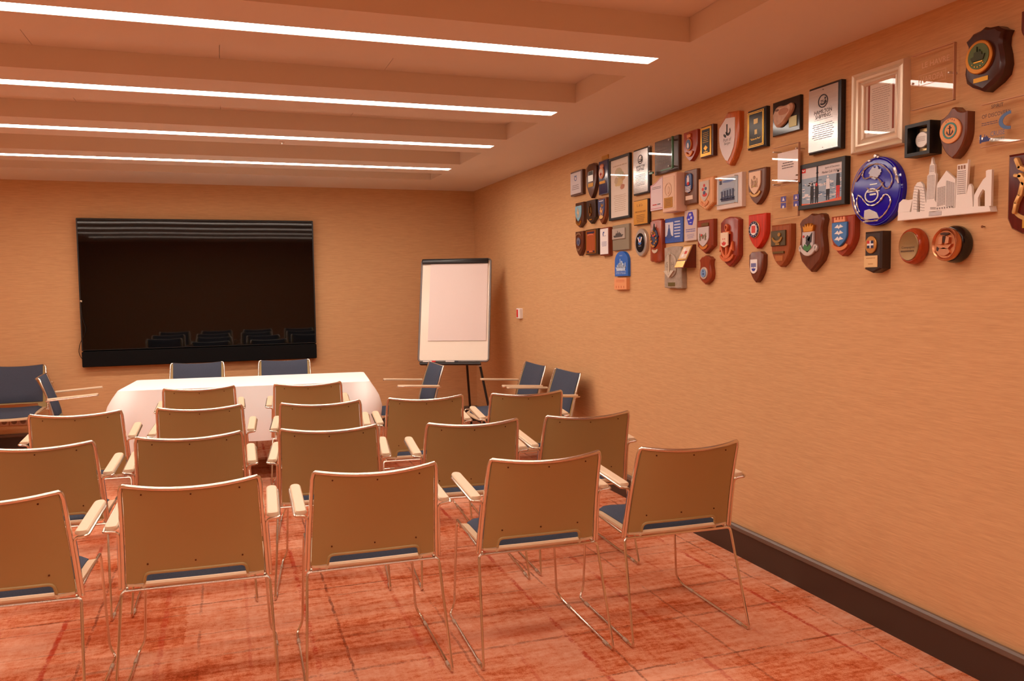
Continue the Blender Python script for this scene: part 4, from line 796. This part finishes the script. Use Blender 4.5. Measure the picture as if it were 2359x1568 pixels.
p = Plq('shield_plaque', 'bright red shield with a white round badge ringed in navy', 'plaque', (1723.5,1763.5,493,572.6), .03)
p.board(heater(.1), wood((196,52,26),.3), .006); b = p.add('badge', ell(-.2,.12,.60,.50,32), mat((206,160,110),.35,.5), 0, .006, .002); p.add('navy_ring', ring(-.22,.12,.56,.47,.17), NAVY, .006, .008, parent=b); p.add('white_field', ell(-.22,.12,.40,.34), WHITE, .006, .0075, parent=b); p.add('red_arms', [rect(-.44,-.08,-.0,.34)], mat((214,66,52),.5), .0075, .009, parent=b)
for k in range(12): p.add('letter_mark', [ell(-.22+.48*math.cos(k*PI/6),.12+.40*math.sin(k*PI/6),.035,.03,6)], mat((196,190,196),.5), .008, .009, parent=b)
p = Plq('shield_plaque', 'small dark brown shield with a white and blue crest, lowest', 'plaque', (1725,1757,579.6,650.5), .03)
p.board(clipped(.6,.80,.25), wood((110,56,34),.3), .005); b = p.add('crest', [(u*.5-.2,-v*.46+.05) for u, v in arch(.3)], WHITE, 0, .004); p.add('blue_columns', [rect(-.55+.15*k,.0,-.45+.15*k,.26) for k in range(5)], mat((84,92,160),.5), .004, .005, parent=b); p.add('blue_base', [ribbon(-.2,-.08,.28,.18,.27,180,360)], mat((46,54,150),.5), .004, .005, parent=b)
p = Plq('shield_plaque', 'brown shield with a bronze panel of a viking ship', 'plaque', (1776,1820,517,614.7), .034)
p.board(heater(.0,.7), wood((150,86,46)), .007); b = p.add('bronze_panel', rect(-.88,.0,.62,.72), mat((92,78,54),.4,.5), 0, .008, .002); p.add('viking_ship', [ribbon(-.15,.45,.55,.32,.12,190,350),ell(.08,.52,.15,.09),rect(-.3,.04,.1,.12)], mat((170,124,60),.4,.6), .008, .013, parent=b); p.add('title_bar', rect(-.7,-.36,.45,-.26), mat((110,84,40),.4,.5), 0, .006); p.add('tag', rect(-.5,-.72,.3,-.46), mat((186,112,58),.4,.4), 0, .002)
p = Plq('shield_plaque', 'largest brown scrolled shield with a gold crown over a dragon crest', 'plaque', (1840,1896,491.5,626), .036)
p.board([(0,1),(.3,.94),(.75,.97),(.9,.92),(1,.75),(.88,.5),(.86,.25),(.96,-.1),(1,-.35),(.8,-.62),(.4,-.82),(0,-1),(-.4,-.84),(-.8,-.62),(-1,-.32),(-.98,-.05),(-.88,.3),(-.9,.5),(-1,.7),(-.8,.82),(-.35,.90)], wood((106,60,38),.3), .009)
p.add('crown', [crown(-.08,.52,.46,.15)], mat((216,146,56),.35,.7), 0, .012, .003); b = p.add('crest', tr(heater(-.1),-.12,.02,.46,.36), mat((196,188,188),.4), 0, .010, .003); p.add('green_base', [ribbon(-.12,.05,.42,.34,.18,215,325)], mat((60,120,60),.5), .010, .012, parent=b); p.add('dragon', [blob(-.05,.08,.26,.24,6,20,.5),[(-.1,.1),(.28,.34),(.2,.0)]], mat((46,44,46),.5), .010, .013, parent=b); p.add('red_mark', [blob(-.42,.22,.06,.05,3,10,.2)], RED, .010, .013, parent=b); p.add('scroll', [ribbon(-.12,-.02,.72,.44,.17,188,352),blob(-.78,-.2,.12,.12,3,12,.2),blob(.54,-.2,.12,.12,4,12,.2)], mat((206,192,184),.4,.3), 0, .010, .003)
p = Plq('shield_plaque', 'red-brown shield with a blue crest of three white birds', 'plaque', (1914,1967,497,590), .034)
p.board(heater(.1,.7), wood((152,62,34),.3), .006); b = p.add('crest', tr(heater(.0),-.12,.08,.66,.60), mat((62,120,182),.4), 0, .010, .003); p.add('bird', [[(-.5,.42-.3*k),(-.2,.58-.3*k),(-.1,.46-.3*k),(.0,.58-.3*k),(.28,.44-.3*k),(-.05,.40-.3*k),(-.1,.34-.3*k),(-.18,.40-.3*k)] for k in range(3)], WHITE, .010, .012, parent=b); p.add('battlement', [rect(-.6,.70,.36,.82)]+[rect(-.6+.26*k,.82,-.44+.26*k,.94) for k in range(4)], mat((226,150,104),.5), 0, .008); p.add('scroll', [ribbon(-.1,-.3,.75,.42,.18,200,340)], mat((216,132,78),.4,.4), 0, .008)
# --- blue enamel plate
p = Plq('oval_plate', 'large glossy royal blue oval plate with silver chain drawings', 'plate', (1961,2076,357,521.4), .03)
o_ = ell(0,-.02,1,.96,48)
b = p.board(o_, mat((24,12,168),.08), .012, 'plate'); p.add('rim', ring(0,-.02,.98,.94,.02,40), mat((60,70,190),.15), 0, .001, parent=b)
SIL = mat((206,200,196),.25,.8)
def chain(pts, r=.0035):
    mb = MB(); q = fillet([(u*p.hx,-(p.t+.003),v*p.hz) for u, v in pts],.03,4)
    mb.tube(q, r, 6, [r*(1+.45*math.sin(i*1.9)) for i in range(len(q))]); return mb.build('silver_chain', SIL, b)
chain([(-.78,.34),(-.5,.62),(-.15,.76),(.25,.72),(.6,.45),(.72,.2),(.55,-.02),(.35,.05),(.2,.3),(-.1,.42),(-.4,.36),(-.52,.46),(-.45,.6)])
chain([(-.95,.06),(-.85,-.15),(-.8,-.4),(-.6,-.68),(-.2,-.86),(.2,-.82),(.5,-.62),(.66,-.38),(.6,-.2),(.4,-.12),(.25,-.3),(0,-.42),(-.3,-.38),(-.55,-.1),(-.7,-.05),(-.74,-.3),(-.6,-.55)])
chain([(.75,.55),(.85,.3),(.92,.1)], .006); chain([(-.3,.1),(-.1,-.02),(.2,.05),(.35,.2)],.003)
p.add('belt', ring(-.12,-.12,.28,.2,.05), SIL, 0, .004, parent=b); p.add('coat_of_arms', [blob(.0,.50,.3,.2,4,30,.4)], mat((170,166,172),.35,.7), 0, .005, parent=b); p.add('ship', [[(-.42,-.78),(-.4,-.52),(-.2,-.5),(.1,-.62),(.2,-.78)],rect(-.45,-.86,.15,-.82)], SIL, 0, .004, parent=b); p.add('engraved_lines', [rect(-.2,.17,.1,.2),rect(-.3,-.03,.2,.0),rect(-.2,-.12,.05,-.07)], SIL, 0, .003, parent=b)
p.add('hanger', [ell(.02,.96,.06,.05,12),ell(-.22,.86,.06,.035,12),ell(.13,.92,.05,.035,12)], SIL, -.01, .008, .002)
# --- skyline
p = Plq('skyline_plaque', 'white cut-out city skyline plaque with five towers on a long base', 'plaque', (2068.5,2284,357.4,499), .032)
f = lambda pts: [((x-340)/548-1, (910-y)/375-1) for x, y in pts]
# outline rectified from the picture: x 340..1440, y corrected for the slope of the base
def rp(x, y): return ((x-340)/550-1, ((910-(x-340)*.10)-y)/(673+(x-340)*.08)*2-1)
WHT = mat((242,236,228),.45)
b = p.add('base', [[rp(340,910),rp(1440,800),rp(1425,735),rp(1250,740),rp(1050,752),rp(800,800),rp(345,800)]], WHT, None, 0, .002)
T_ = []
T_.append([rp(345,805),rp(360,700),rp(410,655),rp(470,665),rp(535,655),rp(500,800)])
T_.append([rp(520,805),rp(540,600),rp(555,510),rp(590,460),rp(630,450),rp(660,480),rp(680,560),rp(700,690),rp(745,700),rp(745,800),rp(630,805),rp(625,560),rp(605,530),rp(595,600),rp(590,805)])
T_.append([rp(705,800),rp(715,380),rp(735,360),rp(742,260),rp(755,240),rp(768,165),rp(785,240),rp(800,250),rp(805,345),rp(820,360),rp(808,660),rp(835,700),rp(835,790)])
T_.append([rp(828,790),rp(830,500),rp(845,460),rp(940,322),rp(1045,420),rp(1052,500),rp(1045,760)])
T_.append([rp(1052,760),rp(1068,255),rp(1180,238),rp(1183,195),rp(1190,195),rp(1175,600),rp(1195,500),rp(1212,475),rp(1230,510),rp(1248,745)])
T_.append([rp(1255,745),rp(1258,610),rp(1290,540),rp(1350,430),rp(1380,400),rp(1378,330),rp(1400,318),rp(1440,315),rp(1440,735),rp(1375,735),rp(1372,560),rp(1350,540),rp(1325,580),rp(1300,640),rp(1305,742)])
for k, (q, nme) in enumerate(zip(T_, ('building','arched_tower','tower','flat_building','tower','rock_arch'))): p.add(nme, [q], WHT, -.010, -.0004*(k%2)-.0002, .0)
WIN = mat((150,140,136),.6)
def wins(x0, x1, y0, y1, nx, ny, fx=.55, fy=.5, sl=-.12):
    out = []
    for i in range(nx):
        for j in range(ny):
            xa = x0+(x1-x0)*i/nx; xb = xa+(x1-x0)/nx*fx; ya = y0+(y1-y0)*j/ny+(xa-x0)*sl; yb_ = ya+(y1-y0)/ny*fy
            out.append([rp(xa,yb_),rp(xb,yb_),rp(xb,ya),rp(xa,ya)])
    return out
p.add('tower_windows', wins(722,812,380,660,5,18), WIN, 0, .0008); p.add('tower_windows', wins(745,800,265,345,3,5), WIN, 0, .0008)
p.add('building_windows', wins(842,938,520,740,4,16,.8,.45,.25*-1)+wins(945,1045,440,740,4,20,.8,.45,.3), WIN, 0, .0008)
p.add('tower_windows', wins(1074,1170,330,610,6,12), WIN, 0, .0008); p.add('tower_openings', wins(1078,1170,266,310,3,1,.6,1), mat((150,110,84),.6), 0, .0008)
p.add('arch_lines', wins(548,690,500,800,4,9,.9,.12,.15), WIN, 0, .0008); p.add('base_windows', wins(760,825,745,775,1,4,1,.4)+wins(838,1040,752,772,7,1,.4,1), WIN, 0, .0008)
p.add('tag', [[rp(748,852),rp(895,836),rp(895,792),rp(748,806)]], mat((196,190,190),.3,.5), 0, .002)
p = Plq('shield_plaque', 'maroon glossy plaque with golden figures, cut by the right edge', 'plaque', (2320,2425,345,538), .035)
p.board([(-1,.95),(1,.95),(1,-.6),(.8,-.85),(.3,-1),(-.3,-1),(-.8,-.85),(-1,-.6)], wood((88,22,22),.12), .008)

def capsule(u0, v0, u1, v1, w):
    a = math.atan2(v1-v0, u1-u0); return [(u1+w*math.cos(a+q), v1+w*.55*math.sin(a+q)) for q in [-PI/2+PI*k/6 for k in range(7)]]+[(u0+w*math.cos(a+q), v0+w*.55*math.sin(a+q)) for q in [PI/2+PI*k/6 for k in range(7)]]
p.add('gold_figure', [capsule(-.52,.80,-.36,.60,.09), capsule(-.36,.60,-.12,.52,.10), capsule(-.55,.42,-.30,.38,.08), capsule(-.32,.40,-.10,.20,.13), capsule(-.20,.20,-.30,-.05,.11), capsule(-.34,-.08,-.48,-.24,.09), capsule(-.48,-.26,-.56,-.46,.08), capsule(.05,.60,.2,.2,.16), capsule(.2,.2,.4,-.2,.12)], mat((220,172,104),.4,.4), 0, .014, .003); p.add('motto', [ribbon(.15,-.2,.95,.5,.1,205,300)], mat((196,150,90),.4,.5), 0, .004); p.add('tag', rect(-.25,-.86,.5,-.60), BRASS, 0, .002)
# --- bottom row
p = Plq('plaque', 'black pointed plaque with an oval flag badge and cream tag', 'plaque', (1991,2030,533,628.6), .05)
p.board(pointed(-.80), wood((48,34,30),.35), .008); b = p.add('badge', ell(-.12,.36,.66,.42,32), mat((196,138,72),.35,.7), 0, .006, .002); p.add('flag', [rect(-.5,.20,.24,.56)], WHITE, .006, .0075, parent=b); p.add('flag_blue', [rect(-.04,.42,.24,.56),rect(-.04,.20,.24,.33),rect(-.5,.20,-.2,.33)], NAVY, .0075, .0085, parent=b); p.add('flag_red', [rect(-.5,.42,-.2,.56)], RED, .0075, .0085, parent=b)
b = p.add('tag', rect(-.94,-.72,.62,-.16), mat((226,188,130),.45), 0, .003); p.add('tag_print', lines(-.7,.4,-.32,-.24,1,3,.5)+lines(-.5,.2,-.6,-.52,1,5,.5), mat((190,140,90),.6), .003, .0036, parent=b)
def lathe_disc(p, name, prof, m, parent=None, n=40):
    vs = [(r*p.hx*math.cos(2*PI*k/n), -d, r*p.hz*math.sin(2*PI*k/n)) for r, d in prof for k in range(n)]; K = len(prof)
    fs = [tuple(range(n)), tuple(range((K-1)*n,K*n))]+[(q*n+i,q*n+(i+1)%n,(q+1)*n+(i+1)%n,(q+1)*n+i) for q in range(K-1) for i in range(n)]
    return MB().add(vs, fs).build(name, m, parent or p.root)
p = Plq('round_plaque', 'round red-brown wooden plaque with a bronze disc', 'plaque', (2068,2120,528,606), .045)
lathe_disc(p, 'wooden_ring', [(1.0,0),(1.08,.01),(1.08,.024),(1.0,.040),(.9,.045),(.8,.043)], wood((170,76,36),.2)); b = lathe_disc(p, 'bronze_disc', [(.86,.042),(.86,.046),(.82,.048),(.78,.047)], mat((150,118,74),.4,.5)); p.text('lettering', 'Compagnie', -.02, -.08, .2, mat((96,68,36),.5), 1.3, .0026, b); p.add('engraved_line', lines(-.7,.5,-.35,-.22,1,4,.7), mat((96,68,36),.5), .002, .003, parent=b)
p = Plq('round_plaque', 'round copper medallion on a black turned base', 'plaque', (2146,2205,524,601), .075)
lathe_disc(p, 'black_base', [(1.02,0),(1.12,.012),(1.12,.03),(1.02,.046),(.95,.048)], mat((24,18,18),.15)); b = lathe_disc(p, 'copper_cup', [(.95,.046),(1.0,.06),(1.0,.072),(.94,.077),(.86,.074),(.82,.070),(.2,.068)], COPPER)
p.add('relief', [blob(-.02,-.45,.5,.28,5,22,.2),[(-.6,-.05),(0,-.18),(.6,.0),(.3,-.3),(-.3,-.28)],[(-.4,.45),(-.1,.5),(-.15,.0),(-.45,.0)],[(.15,.5),(.4,.4),(.35,.05),(.05,.0)]], mat((206,146,110),.35,.8), -.006, .002, .001, parent=b); p.add('dark_relief', [blob(0,.62,.4,.1,4,16,.3),blob(-.5,-.25,.12,.18,3,12,.2),rect(-.08,.1,.05,.5)], mat((70,40,28),.5,.4), -.006, .0005, parent=b)
# stray nail in the wall
q = at((2269,522),0,XR)
t = thing('wall_nail', 'tiny bare nail in the wall right of the copper medallion', 'nail', (XR,q.y,q.z), -PI/2); MB().tube([(0,0,0),(0,-.012,0)],.002,6).build('shank', mat((120,70,40),.4,.6), t); MB().tube([(0,-.012,0),(0,-.014,0)],.005,8).build('head', mat((120,70,40),.4,.6), t)
